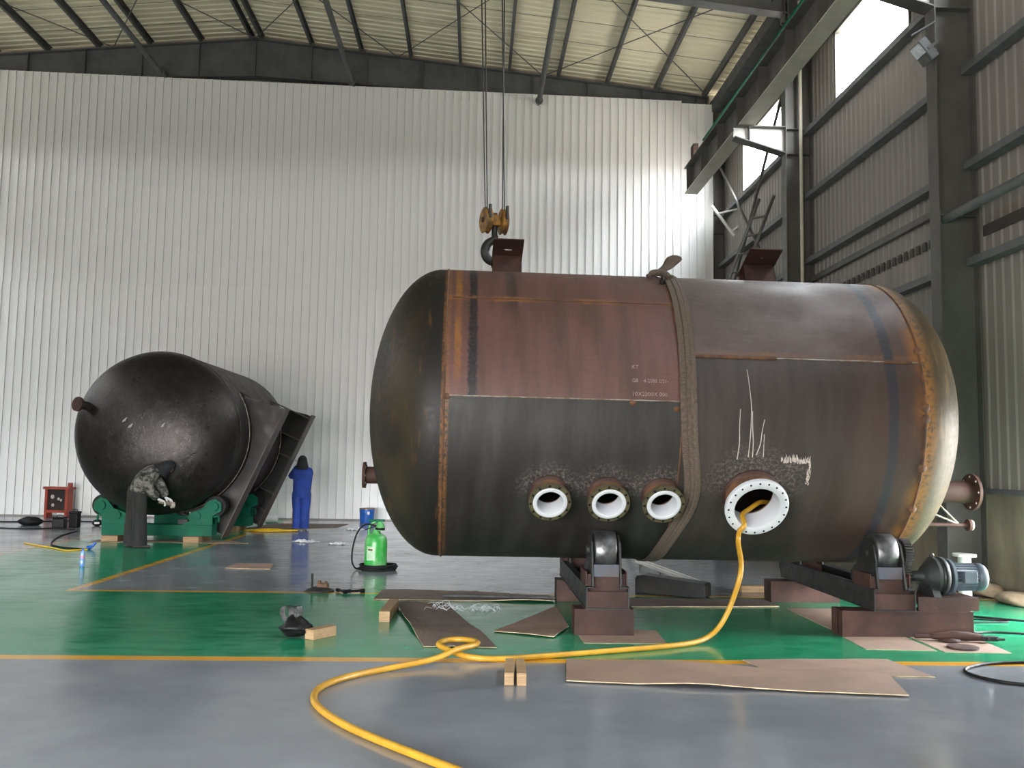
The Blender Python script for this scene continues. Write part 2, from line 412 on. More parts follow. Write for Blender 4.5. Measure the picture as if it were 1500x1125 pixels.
# round strut pipes running between the rafters
for X, z in ((-8.14, 11.22), (-3.32, 11.15), (1.49, 10.80)):
    MB().cyl((X, YF+6, z), (X, 22.62, z), .065, n=12).build('strut_pipe', M['purlin'], ceil)
    b = MB().cyl((X, 22.60, z), (X, 22.66, z), .10, n=12); b.box(X-.02, X+.02, 22.58, 23.1, z+.02, z+.16); b.build('pipe_end', M['purlin'], ceil)
# tie rods crossing in plan below the sheets
def rod(xa, ya, xb, yb):
    MB().cyl((xa, ya, rz(xa)-.05), (xb, yb, rz(xb)-.05), .013, n=6).build('tie_rod', M['purlin'], ceil)
for xa, xb in ((-13.2, -9.5), (-9.5, -5.9), (-5.9, -2.2), (-2.2, 1.6), (1.6, 6.0)):
    rod(xa, 17.2, xb, 23.0); rod(xb, 17.2, xa, 23.0)
for k in range(5):
    y = 18.0+1.05*k; MB().tube([(-18, y, rz(-18)+.07), (RX, y, RZ+.07), (6.2, y, rz(6.2)+.07)], .006, 5).build('sag_rod', M['purlin'], ceil)
# eave gutter beam, conduit and crane runway
MB().box(6.05, 6.43, YF, 22.9, 10.75, 11.05).build('eave_beam', M['purlin'], ceil)
tag(MB().cyl((5.882, -2, 9.485), (5.882, 22.8, 9.485), .042, n=12).build('conduit_pipe', M['cream_steel']), 'pale pipe running under the eave above the crane runway', 'pipe')
tag(MB().cyl((5.80, -2, 9.95), (5.80, 22.8, 9.95), .03, n=10).build('conduit_pipe', M['green_paint']), 'thin green pipe running high under the eave', 'pipe')
rw = empty('crane_runway', (5.16, 0, 8.10))
MB().box(-.16, .16, YF, 21.5, 0, .02).build('bottom_flange', M['cream_steel'], rw)
MB().box(-.006, .006, YF, 21.5, .02, .62).build('web', M['steel_grey'], rw)
MB().box(-.17, .17, YF, 21.5, .62, .645).build('top_flange', M['steel_grey'], rw)
MB().box(-.035, .035, YF, 21.5, .645, .76).build('rail', M['rust_steel'], rw)
st = MB().box(-.155, .155, -.005, .005, .02, .62).mesh('stiffener'); st.materials.append(M['steel_grey'])
for k in range(20): link('stiffener', st, rw, (0, 21.3-1.4*k, 0))
MB().box(-.02, .10, 21.15, 21.45, .76, 1.15).build('end_stop', M['rust_steel'], rw)
tag(rw, 'long crane runway girder on corbels along the side wall', 'girder')
for i, y in enumerate(COLY):
    if i not in (3, 4): continue
    cb = empty('crane_corbel', (5.93, y, 8.10)); L = 1.0
    MB().prism([(0, -.02), (-L, -.02), (-L, -.22), (0, -.52)], -.006, .006).build('web', M['white_and_sunlit'], cb)
    MB().box(-L, .17 if i == 5 else 0, -.13, .13, -.02, 0).build('top_flange', M['steel_grey'], cb)
    MB().prism([(-L, -.22), (0, -.52), (0, -.54), (-L, -.24)], -.13, .13).build('bottom_flange', M['steel_grey'], cb)
    MB().box(-L*.72, -L*.72+.012, -.12, .12, -.3, -.02).build('stiffener', M['steel_grey'], cb)
    tag(cb, {4: 'grey corbel on the column behind the ladder holding the runway', 5: 'grey corbel at the white wall end of the runway', 3: 'grey corbel on the column with the floodlight'}.get(i, 'grey corbel holding the crane runway behind the view'), 'bracket', 'corbels under the crane runway')
# ------------------------------------------------------------------ big brown pressure vessel
VO = V((-.3106, 9.3353, 2.0061)); VYAW, VTIL, VR, VL = .0235, -.0068, 1.451, 4.32
VM = Mx.Rotation(VYAW, 4, 'Z') @ Mx.Rotation(-VTIL, 4, 'Y')
vessel = empty('pressure_vessel', VO - VM.to_3x3() @ V((0, 0, VR)), VM.to_euler())
AX = V((0, 0, VR))                                      # vessel parts sit on the axis, VR above the base point
def vs(s, ang, r=VR): return V((s, -r*cos(ang), r*sin(ang)))            # point in the axis frame; ang 0 = front, pi/2 = top
def vworld(s, ang, r=VR): return VO + VM.to_3x3() @ vs(s, ang, r)
NOZ = [(.955, -.555), (1.475, -.555), (1.965, -.555)]; MAN = (2.79, -.545)

def shell_material(course):
    t = NT('vessel_shell_%d' % course); x, y, z = t.xyz()
    ang = t.ma('ARCTAN2', z, t.ma('MULTIPLY', y, -1.))
    sv = t.comb(x, t.ma('MULTIPLY', ang, VR), 0.)
    n = t.noise(2.2, 7, .62, sv); fine = t.noise(26, 5, .65, sv)
    band = t.noise(3.2, 4, .6, t.comb(t.ma('MULTIPLY', x, 1.6), t.ma('MULTIPLY', ang, .35), 0.))
    fib = t.noise(9, 4, .6, t.comb(t.ma('MULTIPLY', x, .5), t.ma('MULTIPLY', ang, 7.), 0.))
    wob = t.ma('MULTIPLY', t.ma('SUBTRACT', fine, .5), .08)
    near = lambda v, c, w: t.step(t.ma('ABSOLUTE', t.ma('SUBTRACT', t.ma('ADD', v, wob), c)), w*.5, w*1.2, 1., 0.)
    mul = lambda *a: a[0] if len(a) == 1 else t.ma('MULTIPLY', a[0], mul(*a[1:]))
    rust = (0.2175, 0.09274, 0.02239)
    if course == 1:
        upc = t.mix(t.step(band, .35, .66), (0.1173, 0.05366, 0.04666), (0.07044, 0.03617, 0.028))
        upc = t.mix(t.step(fib, .48, .72, 0., .45), upc, (0.05702, 0.03501, 0.03209))
        loc_ = t.mix(t.step(band, .36, .62), (0.03014, 0.0282, 0.02576), (0.01653, 0.01458, 0.01264))
        lower = t.step(ang, .040, .052, 1., 0.)
        c = t.mix(lower, upc, loc_)
        c = t.mix(mul(near(x, .245, .045), t.step(ang, .0, .06), t.step(fine, .25, .6, .6, 1.)), c, (0.00972, 0.01021, 0.01264))
        c = t.mix(mul(near(x, .60, .06), t.step(ang, .55, .8), .6), c, (0.01458, 0.01313, 0.01313))
        c = t.mix(mul(near(x, .11, .035), t.step(ang, .0, .3), t.step(n, .35, .6)), c, rust)
        c = t.mix(mul(near(x, .02, .03), t.step(fine, .35, .65), .75), c, rust)
        c = t.mix(mul(near(ang, .765, .028), t.step(n, .38, .6), .85), c, rust)
    else:
        upc = t.mix(t.step(n, .3, .7), (0.08018, 0.0525, 0.04277), (0.0559, 0.03403, 0.02674))
        upc = t.mix(t.step(fib, .45, .75, 0., .5), upc, (0.08261, 0.07048, 0.06319))
        loc_ = t.mix(t.step(band, .33, .66), (0.04764, 0.03694, 0.03208), (0.02917, 0.02285, 0.01993))
        lower = t.step(ang, .335, .347, 1., 0.)
        c = t.mix(lower, upc, loc_)
        c = t.mix(mul(t.step(x, 3.2, 4.1), .45), c, (0.07291, 0.035, 0.0243))
        c = t.mix(mul(near(ang, .365, .022), t.step(n, .40, .62), .45), c, rust)
        c = t.mix(mul(near(x, 4.03, .055), t.step(fine, .2, .6, .75, 1.)), c, (0.0243, 0.0243, 0.03014))
        c = t.mix(mul(t.step(x, 4.17, 4.30), t.step(n, .35, .65)), c, rust)
    c = t.mix(t.step(t.noise(11, 7, .7, sv), .63, .78, 0., .55), c, (0.0972, 0.04861, 0.02674))
    # lime splashes and scraped metal around the nozzle roots
    for (s, a), R0 in [(q, .215) for q in NOZ] + [(MAN, .34), ((3.16, -.40), .10)]:
        if (course == 1) != (s < 2.1): continue
        dx = t.ma('SUBTRACT', x, s); dy = t.ma('MULTIPLY', t.ma('SUBTRACT', ang, a), VR)
        d = t.ma('SQRT', t.ma('ADD', t.ma('MULTIPLY', dx, dx), t.ma('MULTIPLY', dy, dy)))
        m = mul(t.step(d, R0*.8, R0*1.75, 1., 0.), t.step(dy, -.10, .12), t.step(t.noise(34, 8, .8, sv), .46, .62))
        c = t.mix(t.ma('MULTIPLY', m, .62), c, (0.2686, 0.2303, 0.2047))
        c = t.mix(mul(t.step(d, R0*.7, R0*2.2, 1., 0.), t.step(t.noise(6, 5, .7, sv), .4, .7), .45), c, (0.02239, 0.02047, 0.01919))
    r = t.step(t.ma('ADD', t.ma('MULTIPLY', fine, .4), t.ma('MULTIPLY', n, .6)), .3, .7, .42, .62)
    t.set(c, r, .15, .5); t.bump(t.ma('ADD', fine, t.ma('MULTIPLY', fib, .7)), .12, .006)
    return t.m
def head_material(left):
    t = NT('vessel_head_left' if left else 'vessel_head_right'); x, y, z = t.xyz()
    n = t.noise(1.7, 7, .62); f = t.noise(20, 6, .7); streak = t.noise(4, 5, .6, t.scale(t.co(), (4, .7, .7)))
    if left:
        c = t.mix(t.step(n, .38, .62), (0.03518, 0.02558, 0.01279), (0.01663, 0.01407, 0.01151))
        c = t.mix(t.step(x, -.42, -.05), c, (0.01279, 0.01151, 0.01087)); c = t.mix(t.step(streak, .57, .72, 0., .75), c, (0.1087, 0.05437, 0.01407))
        c = t.mix(t.step(f, .70, .76, 0., .7), c, (0.1599, 0.1087, 0.05756))
        c = t.mix(t.ma('MULTIPLY', t.step(x, -.035, -.01), t.step(f, .35, .6)), c, (0.1919, 0.08315, 0.02239)); m, r = .15, .5
    else:
        c = t.mix(t.step(n, .35, .65), (0.08315, 0.06076, 0.03198), (0.03966, 0.03326, 0.02175))
        c = t.mix(t.step(streak, .50, .72, 0., .8), c, (0.1407, 0.09594, 0.04477))
        c = t.mix(t.ma('MULTIPLY', t.step(x, VL+.02, VL+.16, 1., 0.), t.step(f, .35, .55)), c, (0.243, 0.1151, 0.03198)); m, r = .0, .56
    t.set(c, t.step(f, .2, .8, r-.08, r+.12), m, .35); t.bump(f, .08, .005); return t.m
TH = .014
def cut(obj, cutters):
    """real openings where the nozzles enter the shell"""
    tmp = []
    for i, (p0, p1, r) in enumerate(cutters):
        c = MB().cyl(p0, p1, r, n=32).build('cutter', M['dark_steel'], None, (0, 0, 0)); tmp.append(c)
        m = obj.modifiers.new('cut', 'BOOLEAN'); m.operation = 'DIFFERENCE'; m.object = c; m.solver = 'EXACT'
    par, loc = obj.parent, obj.location.copy(); obj.parent = None; obj.location = (0, 0, 0)
    bpy.context.view_layer.update()
    dg = bpy.context.evaluated_depsgraph_get(); me = bpy.data.meshes.new_from_object(obj.evaluated_get(dg))
    obj.modifiers.clear(); obj.data = me; obj.parent = par; obj.location = loc
    for c in tmp: bpy.data.objects.remove(c)
def course(s0, s1, mat, holes):
    b = MB(); n = 128
    b.lathe([(VR-TH, s0), (VR-TH, s0), (VR, s0), (VR, s0), (VR, s1), (VR, s1), (VR-TH, s1), (VR-TH, s1), (VR-TH, s0)], ax=(1, 0, 0), n=n)
    import bmesh
    me = b.mesh('shell_course'); bm = bmesh.new(); bm.from_mesh(me); bmesh.ops.remove_doubles(bm, verts=bm.verts[:], dist=1e-4)
    bmesh.ops.recalc_face_normals(bm, faces=bm.faces[:]); bm.to_mesh(me); bm.free()
    for p in me.polygons: p.use_smooth = len(p.vertices) == 4 and abs(p.normal.x) < .5
    me.materials.append(mat); o = link('shell_course', me, vessel, AX)
    cut(o, [(vs(s, a, VR-.35), vs(s, a, VR+.15), r) for s, a, r in holes])
    md = o.modifiers.new('edge', 'EDGE_SPLIT'); md.split_angle = .7
    return o
course(0, 2.10, shell_material(1), [(s, a, .130) for s, a in NOZ])
course(2.10, VL, shell_material(2), [(*MAN, .215)])
def head_profile(sgn, s0, h=.715, st=.04):
    p = [(VR, s0), (VR, s0+sgn*st)]
    for i in range(1, 25):
        e = i/24*pi/2; p.append((max(VR*cos(e), .004), s0+sgn*(st+h*sin(e))))
    return p
hl = MB().lathe(head_profile(-1, 0), ax=(1, 0, 0), n=96, caps=(False, True)).build('head', head_material(True), vessel, AX); hl['label'] = 'dark rusty domed end'
hr = MB().lathe(head_profile(1, VL), ax=(1, 0, 0), n=96, caps=(False, True)).build('head', head_material(False), vessel, AX); hr['label'] = 'olive brown polished domed end'
# weld beads: round seams, long seams
def bead_ring(s, r=.011, mat='rust_orange'):
    MB().tube([vs(s, 2*pi*k/96, VR) for k in range(97)], r, 6).build('weld_seam', M[mat], vessel, AX)
M['weld_grey'] = plain('bare_weld', (.36, .34, .30), (.20, .13, .07), 12, .45, .5)
bead_ring(0, .012); bead_ring(2.10, .009); bead_ring(VL, .012)
def bead_long(s0, s1, a, r=.007, mat='weld_grey'):
    MB().tube([vs(s0+(s1-s0)*k/24, a+random.uniform(-.0008, .0008), VR+.001) for k in range(25)], r, 6).build('weld_seam', M[mat], vessel, AX)
bead_long(.03, 2.08, .047, .006); bead_long(2.98, VL-.02, .341, .006); bead_long(2.12, 2.98, .341, .018, 'rust_orange'); bead_long(.05, 2.08, .765, .007, 'rust_orange')
bead_long(3.98, 4.24, .341, .016, 'rust_orange')
for a in (.42, -.02, -.33, -.62, .05): # grinding spots on the right round seam
    MB().ball(vs(VL, a, VR-.008), .045, .03, .045).build('weld_spot', M['rust_orange'], vessel, AX)
for a, s in ((.04, .03), (.03, 1.66), (.0, 2.05)): MB().ball(vs(s, a, VR-.012), .035, .025, .03).build('weld_spot', M['rust_orange'], vessel, AX)

# nozzles
def nozzle(s, a, rb, rf, ln, nb, name, white_flange):
    """rb = bore radius, rf = flange radius; axis radial"""
    o = vs(s, a, VR-.02); ax = (o - V((s, 0, 0))).normalized(); ln += .02
    nz = MB().lathe([(rb+.002, -.03), (rb+.002, ln-.03), (rb+.002, ln-.03), (rb+.028, ln-.03), (rb+.028, ln-.03), (rb+.028, 0), (rb+.034, -.01)], o, ax, 40).build(name, M['rust_orange'], vessel, AX)
    fl = MB(); u = ax.orthogonal().normalized(); w = ax.cross(u)
    fl.lathe([(rb+.004, ln-.032), (rb+.004, ln-.032), (rf, ln-.032), (rf, ln-.032), (rf, ln), (rf, ln), (rb+.004, ln), (rb+.004, ln), (rb+.004, ln-.032)], o, ax, 48)
    flange_mat = M['white_enamel'] if white_flange else M['flange_olive']
    f = fl.build('flange', flange_mat, nz)
    rl = rf - .004 if white_flange else rb+.024
    MB().lathe([(rb-.012, .006), (rb-.012, ln+.006), (rb-.008, ln+.011), (rl-.004, ln+.011), (rl, ln+.007), (rl, ln-.001)], o, ax, 48).build('lining', M['white_enamel'], nz)
    hole = MB().lathe([(.0095 if white_flange else .012, 0), (.0095 if white_flange else .012, .004)], (0, 0, 0), ax, 10, (True, True)).mesh('bolt_hole'); hole.materials.append(M['black_plastic'])
    rc = rf-.028 if white_flange else rf-.017
    for k in range(nb):
        t = 2*pi*(k+.5)/nb; link('bolt_hole', hole, nz, o + ax*(ln+(.0085 if white_flange else -.002)) + (u*cos(t)+w*sin(t))*rc)
    MB().lathe([(rb+.03, .0), (rb+.052, .012), (rb+.050, .028), (rb+.027, .042)], o, ax, 40).build('weld_fillet', M['rust_steel'], nz)
    return nz
M['flange_olive'] = plain('olive_rusted_flange', (.085, .075, .035), (.055, .045, .025), 10, .6, .2, .2)
for s, a in NOZ: nozzle(s, a, .128, .188, .155, 12, 'nozzle', False)
mn = nozzle(*MAN, .215, .285, .195, 20, 'manhole', True); mn['label'] = 'large open manhole with a white lined flange'
# end nozzles on the heads
def end_nozzle(p0, p1, r, rf):
    p0 = V(p0); p1 = V(p1); ax = (p1-p0).normalized(); L = (p1-p0).length
    nz = MB().lathe([(r, 0), (r, L), (r, L), (r*.85, L), (r*.85, L), (r*.85, 0)], p0, ax, 32).build('end_nozzle', M['rust_steel'], vessel, AX)
    MB().lathe([(r, L-.03), (rf, L-.03), (rf, L-.03), (rf, L), (rf, L), (r*.85, L), (r*.85, L), (r*.85, L-.03)], p0, ax, 40).build('flange', M['rust_steel'], nz)
    MB().lathe([(r+.028, -.0), (r+.012, .035), (r, .05)], p0, ax, 32).build('weld_fillet', M['rust_orange'], nz)
    u = ax.orthogonal().normalized(); w = ax.cross(u)
    hm = MB().cyl(-ax*.019, ax*.019, .011, n=8).mesh('bolt_hole'); hm.materials.append(M['white_plastic'])
    for k in range(8): link('bolt_hole', hm, nz, p0+ax*(L-.015)+(u*cos(2*pi*k/8)+w*sin(2*pi*k/8))*(r+rf)*.52)
end_nozzle((4.93, -.13, -.70), (5.52, -.13, -.70), .115, .19)
end_nozzle((-.60, -.10, -.66), (-.80, -.10, -.66), .085, .13)
# braced drain pipe below the right-hand end
dp = MB().cyl((4.72, -.1, -1.045), (5.50, -.1, -1.045), .022, n=12).build('drain_pipe', M['rust_steel'], vessel, AX)
MB().lathe([(.02, 0), (.062, 0), (.062, 0), (.062, .03), (.062, .03), (.02, .03)], (5.47, -.1, -1.045), (1, 0, 0), 24).build('flange', M['rust_steel'], dp)
MB().lathe([(.0, .03), (.055, .03), (.055, .03), (.055, .05), (.055, .05), (.0, .05)], (5.47, -.1, -1.045), (1, 0, 0), 24).build('gasket', M['cream_steel'], dp)
for p in ((5.05, -.1, -.72), (4.92, -.1, -.86)): MB().cyl(p, (5.38, -.1, -1.04), .011, n=8).build('brace', M['weld_grey'], dp)
# two support legs, turned up and backwards
PH = .417
er = V((0, sin(PH), cos(PH))); et = V((0, cos(PH), -sin(PH)))
for s0, s1 in ((.47, .81), (3.34, 3.71)):
    lg = MB(); sm = (s0+s1)/2; o = V((sm, 0, 0)); h = (s1-s0)/2
    # front wall, back wall and one side wall of an open box leg
    q = lambda x, w, r: o + V((x, 0, 0)) + et*w + er*r
    for w0, w1 in ((-.10, -.088), (.10, .112)):
        lg.add([q(-h+.01, w0, 1.40), q(h-.01, w0, 1.40), q(h-.01, w0, 1.94), q(-h+.01, w0, 1.94), q(-h+.01, w1, 1.40), q(h-.01, w1, 1.40), q(h-.01, w1, 1.94), q(-h+.01, w1, 1.94)], [(0,1,2,3),(7,6,5,4),(0,4,5,1),(1,5,6,2),(2,6,7,3),(3,7,4,0)])
    lg.add([q(h-.022, -.1, 1.40), q(h-.01, -.1, 1.40), q(h-.01, .11, 1.40), q(h-.022, .11, 1.40), q(h-.022, -.1, 1.94), q(h-.01, -.1, 1.94), q(h-.01, .11, 1.94), q(h-.022, .11, 1.94)], [(0,3,2,1),(4,5,6,7),(0,1,5,4),(1,2,6,5),(2,3,7,6),(3,0,4,7)])
    leg = lg.build('support_leg', M['rust_steel'], vessel, AX)
    bp = MB()                                       # base plate with a slotted bolt hole
    if s0 < 1:
        xs = [-h, -.035, .045, h]; ws = [-.39, -.215, -.185, .14]
    else:
        xs = [-h, -.012, .012, h]; ws = [-.39, -.24, -.215, .14]
    for i in range(3):
        for j in range(3):
            if i == 1 and j == 1: continue
            c8 = [q(xs[i+a], ws[j+b], r) for r in (1.94, 1.955) for (a, b) in ((0,0),(1,0),(1,1),(0,1))]
            bp.add(c8, [(0,3,2,1),(4,5,6,7),(0,1,5,4),(1,2,6,5),(2,3,7,6),(3,0,4,7)])
    bp.build('base_plate', M['rust_steel'], leg)
# stencilled plate marking, bent round the shell
M['stencil'] = plain('faded_white_stencil', (.34, .27, .25), (.20, .13, .115), 60, .7, contrast=(.3, .7))
def stencil(text, s0, a0, size, squeeze=1.0):
    cu = bpy.data.curves.new('lettering', 'FONT'); cu.body = text; cu.size = size; cu.resolution_u = 2
    ob = bpy.data.objects.new('lettering', cu); col.objects.link(ob); bpy.context.view_layer.update()
    me = bpy.data.meshes.new_from_object(ob.evaluated_get(bpy.context.evaluated_depsgraph_get())); bpy.data.objects.remove(ob)
    for v in me.vertices:
        p = vs(s0 + v.co.x*squeeze, a0 + v.co.y/VR, VR+.0025); v.co = p
    me.materials.clear(); me.materials.append(M['stencil']); return link('lettering', me, vessel, AX)
stencil('KT', 1.655, .245, .05)
stencil('GB    4-2000 1/21-', 1.655, .158, .05, .86)
stencil('10X2200X 000', 1.655, .075, .05, 1.02)
# lime drips running down to the manhole
M['lime'] = plain('dried_lime', (.46, .41, .37), (.36, .31, .28), 30, .8)
for pts in ([(2.625, .01), (2.62, -.10), (2.625, -.2), (2.615, -.30)], [(2.70, .26), (2.71, .17), (2.725, .02), (2.722, -.12), (2.715, -.285)],
            [(2.735, .0), (2.738, -.10), (2.75, -.2), (2.752, -.285)], [(2.845, -.05), (2.825, -.12), (2.815, -.2), (2.785, -.27)], [(2.845, -.14), (2.85, -.28)]):
    P_ = smooth_path([vs(s, a, VR) for s, a in pts], 6)
    MB().tube(P_, [.0035+.0025*k/len(P_) for k in range(len(P_))], 5).build('lime_drip', M['lime'], vessel, AX)
spl = MB()                                         # lime splash beside the manhole
for k in range(70):
    f = k/69; a = -.30 - .02*random.random() if f < .7 else -.30-.16*(f-.7)/.3; s = 3.02 + .26*min(f/.7, 1) + random.uniform(-.012, .012)
    l = random.uniform(.015, .045); d = random.uniform(-.6, .6)
    p = vs(s, a, VR+.001); spl.tube([p, vs(s+l*d*.6, a+l, VR+.001)], [random.uniform(.004, .011), .001], 4)
spl.build('lime_splash', M['lime'], vessel, AX)['kind'] = 'stuff'
tag(vessel, 'big rusty brown horizontal pressure vessel resting on roller stands', 'tank')

# ------------------------------------------------------------------ webbing sling round the vessel
strap = empty('lifting_sling', vessel.location, vessel.rotation_euler)
def strap_mesh(w, r0, r1, a0, a1, s_of):
    n = 96; rings = []
    for k in range(n+1):
        a = a0+(a1-a0)*k/n; s = s_of(a); ww = w
        rings.append([vs(s-ww/2, a, r0), vs(s-ww/2, a, r1), vs(s-ww*.17, a, r1+.003), vs(s, a, r1-.002), vs(s+ww*.17, a, r1+.003), vs(s+ww/2, a, r1), vs(s+ww/2, a, r0)])
    return MB().ring(rings, smooth=False)
s_of = lambda a: 2.155 + .05*sin(a)**2 if sin(a) > 0 else 2.155 - .075*sin(a)**2 + (.105*math.exp(-((a+.56)/.30)**2) if a > -pi/2 else 0)   # the strap steps round the third nozzle
strap_mesh(.15, VR+.010, VR+.022, -pi*1.5, pi*.42, s_of).build('webbing', M['webbing'], strap, AX)
strap_mesh(.075, VR+.022, VR+.032, -pi*.35, pi*.41, lambda a: s_of(a)+.02).build('webbing', M['webbing'], strap, AX)
kn = MB(); T = [vs(2.08, 1.30, VR+.03), vs(2.16, 1.34, VR+.07), vs(2.24, 1.40, VR+.11), vs(2.31, 1.42, VR+.19)]
kr = []
for i, p in enumerate(smooth_path(T, 4)):
    f = i/12; w = .03+.035*f + .03*max(0, f-.75)*4*.3; tw = .6+1.2*f
    kr.append([p + V((cos(t+tw)*w*1.1, sin(t)*.03, sin(t+tw)*w*.6)) for t in [2*pi*k/10 for k in range(10)]])
kn.ring(kr); kn.tube(smooth_path([vs(1.98, 1.22, VR+.02), vs(2.06, 1.25, VR+.05), vs(2.15, 1.22, VR+.05), vs(2.18, 1.12, VR+.035)], 5), [.02]*3+[.035]*10+[.03]*3, 8)
kn.build('knot', M['webbing'], strap, AX)
MB().ball(vs(2.085, 1.06, VR+.025), .03, .02, .04).build('buckle', M['black_plastic'], strap, AX)
tag(strap, 'worn brown webbing sling wrapped and knotted round the vessel', 'sling')

# ------------------------------------------------------------------ crane hook and ropes
hk = empty('crane_hook_block', (.185, 10.52, 4.165), (0, 0, .28)); hk.scale = (1.08, 1.08, 1.08)
for X, t in ((-.095, .09), (.10, -.06)):
    sh = MB(); R_ = .145
    sh.lathe([(.02, -.034), (R_*.93, -.034), (R_, -.028), (R_*.86, 0), (R_, .028), (R_*.93, .034), (.02, .034)], (X, 0, .16), (1, t*.8, 0), 36)
    s_ = sh.build('sheave', M['hook_yellow'], hk)
    MB().cyl((X-.05, 0, .16), (X+.05, 0, .16), .028, n=12).build('axle', M['rust_steel'], s_)
    MB().box(X-.012, X+.012, -.158, -.12, .16, .30).build('rope_guard', M['dark_steel'], s_)
cb_ = MB().cyl((-.075, 0, .16), (.075, 0, .16), .05, n=16); cb_.box(-.055, .055, -.06, .06, .10, .21); cb_.cyl((0, 0, .20), (0, 0, .245), .032, n=6)
cb_.build('crosshead', M['hook_yellow'], hk, bev=.006)
hp = smooth_path([(0, 0, .12), (0, 0, .02), (.0, 0, -.04), (-.075, .0, -.10), (-.105, 0, -.185), (-.075, 0, -.265), (.0, 0, -.295), (.06, 0, -.25), (.078, 0, -.18), (.07, 0, -.135)], 4)
nn = len(hp)-1
MB().tube(hp, [.032 + .018*sin(pi*min(1, max(0, (k/nn-.12)/.75))) - (.03*max(0, k/nn-.85)/.15) for k in range(nn+1)], 12).build('hook', M['dark_steel'], hk)
for x0, x1, y0 in ((-.112, -.25, -.13), (-.078, -.235, .13), (.083, -.05, -.13), (.117, .09, .13)):
    MB().cyl((x0, y0*.7, .2), (x1, y0*.9, 4.7), .0075, n=6).build('wire_rope', M['wire'], hk)
tag(hk, 'yellow double-sheave crane hook block hanging on four wire ropes', 'crane hook')
cr_ = empty('overhead_crane', (-5.9, 10.52, 8.88))      # the bridge the ropes run up to, above the picture
MB().box(-11.2, 11.1, -.85, -.45, 0, .8).build('bridge_girder', M['hook_yellow'], cr_)
MB().box(-11.2, 11.1, .45, .85, 0, .8).build('bridge_girder', M['hook_yellow'], cr_)
MB().box(10.9, 11.2, -1.6, 1.6, 0, .35).build('end_carriage', M['hook_yellow'], cr_)
MB().box(-11.2, -10.9, -1.6, 1.6, 0, .35).build('end_carriage', M['hook_yellow'], cr_)
tr = MB().box(5.5, 6.5, -.8, .8, .80, .95); tr.cyl((5.5, 0, .62), (6.5, 0, .62), .15); tr.build('trolley', M['dark_steel'], cr_)
tag(cr_, 'twin girder overhead crane bridge above the brown vessel', 'crane')
rl = MB().box(-17.12, -16.8, YF, 21.5, 8.10, 8.86).build('crane_runway', M['steel_grey']); tag(rl, 'crane runway girder along the far left wall', 'girder')
# ------------------------------------------------------------------ dark vessel on green rotators
def dark_material():
    t = NT('black_scale_steel'); x, y, z = t.xyz()
    n = t.noise(1.5, 6, .6); sc = t.noise(7, 8, .72, t.scale(t.co(), (1.3, 1, 1)), 1.2); f = t.noise(34, 5, .7)
    c = t.mix(t.step(n, .35, .7), (.042, .037, .035), (.022, .020, .020))
    c = t.mix(t.step(sc, .52, .72, 0., .6), c, (.085, .080, .076))
    scr = t.noise(16, 6, .8, t.scale(t.co(), (1, .6, 2.4)), 2.5); c = t.mix(t.step(scr, .57, .66, 0., .55), c, (.15, .14, .13))
    t.set(c, t.step(sc, .3, .75, .26, .46), .75, .5); t.bump(t.ma('ADD', sc, t.ma('MULTIPLY', f, .5)), .5, .014); return t.m
M['dark_vessel'] = dark_material()
M['dark_brown'] = plain('dark_brown_primer', (.024, .017, .0145), (.015, .0115, .010), 2.5, .55, 0., .12)
M['lit_edge'] = plain('brown_lit_edge', (.085, .066, .05), (.055, .043, .034), 6, .6, .1)  # lighter brown: light from the right put into the plate colour
DR, DO, DYAW = 1.45, V((-5.63, 16.45, 1.93)), .015
dv = empty('pressure_vessel', (DO.x, DO.y, 0), (0, 0, -DYAW)); DZ = V((0, 0, DO.z))
def prof(h, L):
    p = []
    for i in range(22): e = (1-i/21)*pi/2; p.append((max(DR*cos(e), .004), -h*sin(e)))
    return p
hd = MB().lathe(prof(.74, 0), ax=(0, 1, 0), n=96, caps=(True, False)).build('head', M['dark_vessel'], dv, DZ); hd['label'] = 'glossy black domed end'
MB().lathe([(DR, 0), (DR, 3.75)], ax=(0, 1, 0), n=96).build('shell', M['dark_brown'], dv, DZ)
MB().lathe([(r, 3.75 - y) for r, y in reversed(prof(.74, 0))], ax=(0, 1, 0), n=64, caps=(False, True)).build('head', M['dark_brown'], dv, DZ)
MB().lathe([(DR, -.02), (DR+.008, -.01), (DR+.008, .01), (DR, .02)], ax=(0, 1, 0), n=96).build('weld_seam', M['dark_brown'], dv, DZ)
# nozzle on the upper left of the head
nd = V((-.42, -.86, .12)).normalized(); n0 = V((-1.06, -.45, .42)) 
nz = MB().cyl(n0-nd*.1, n0+nd*.24, .075, n=20).build('nozzle', M['dark_brown'], dv, DZ)
MB().lathe([(.07, .21), (.125, .21), (.125, .21), (.125, .25), (.125, .25), (.004, .25)], n0, nd, 28).build('flange', M['rust_steel'], nz)
for p in ((-.33, .18), (-.22, .08), (.32, .10)): # pale chips on the head
    yy = -.74*sqrt(1-(p[0]**2+p[1]**2)/DR**2)
    MB().tube([(p[0]-.05, yy+.012, p[1]-.03), (p[0], yy+.002, p[1]), (p[0]+.035, yy+.004, p[1]+.05)], [.006, .022, .008], 6).build('paint_chip', M['lime'], dv, DZ)
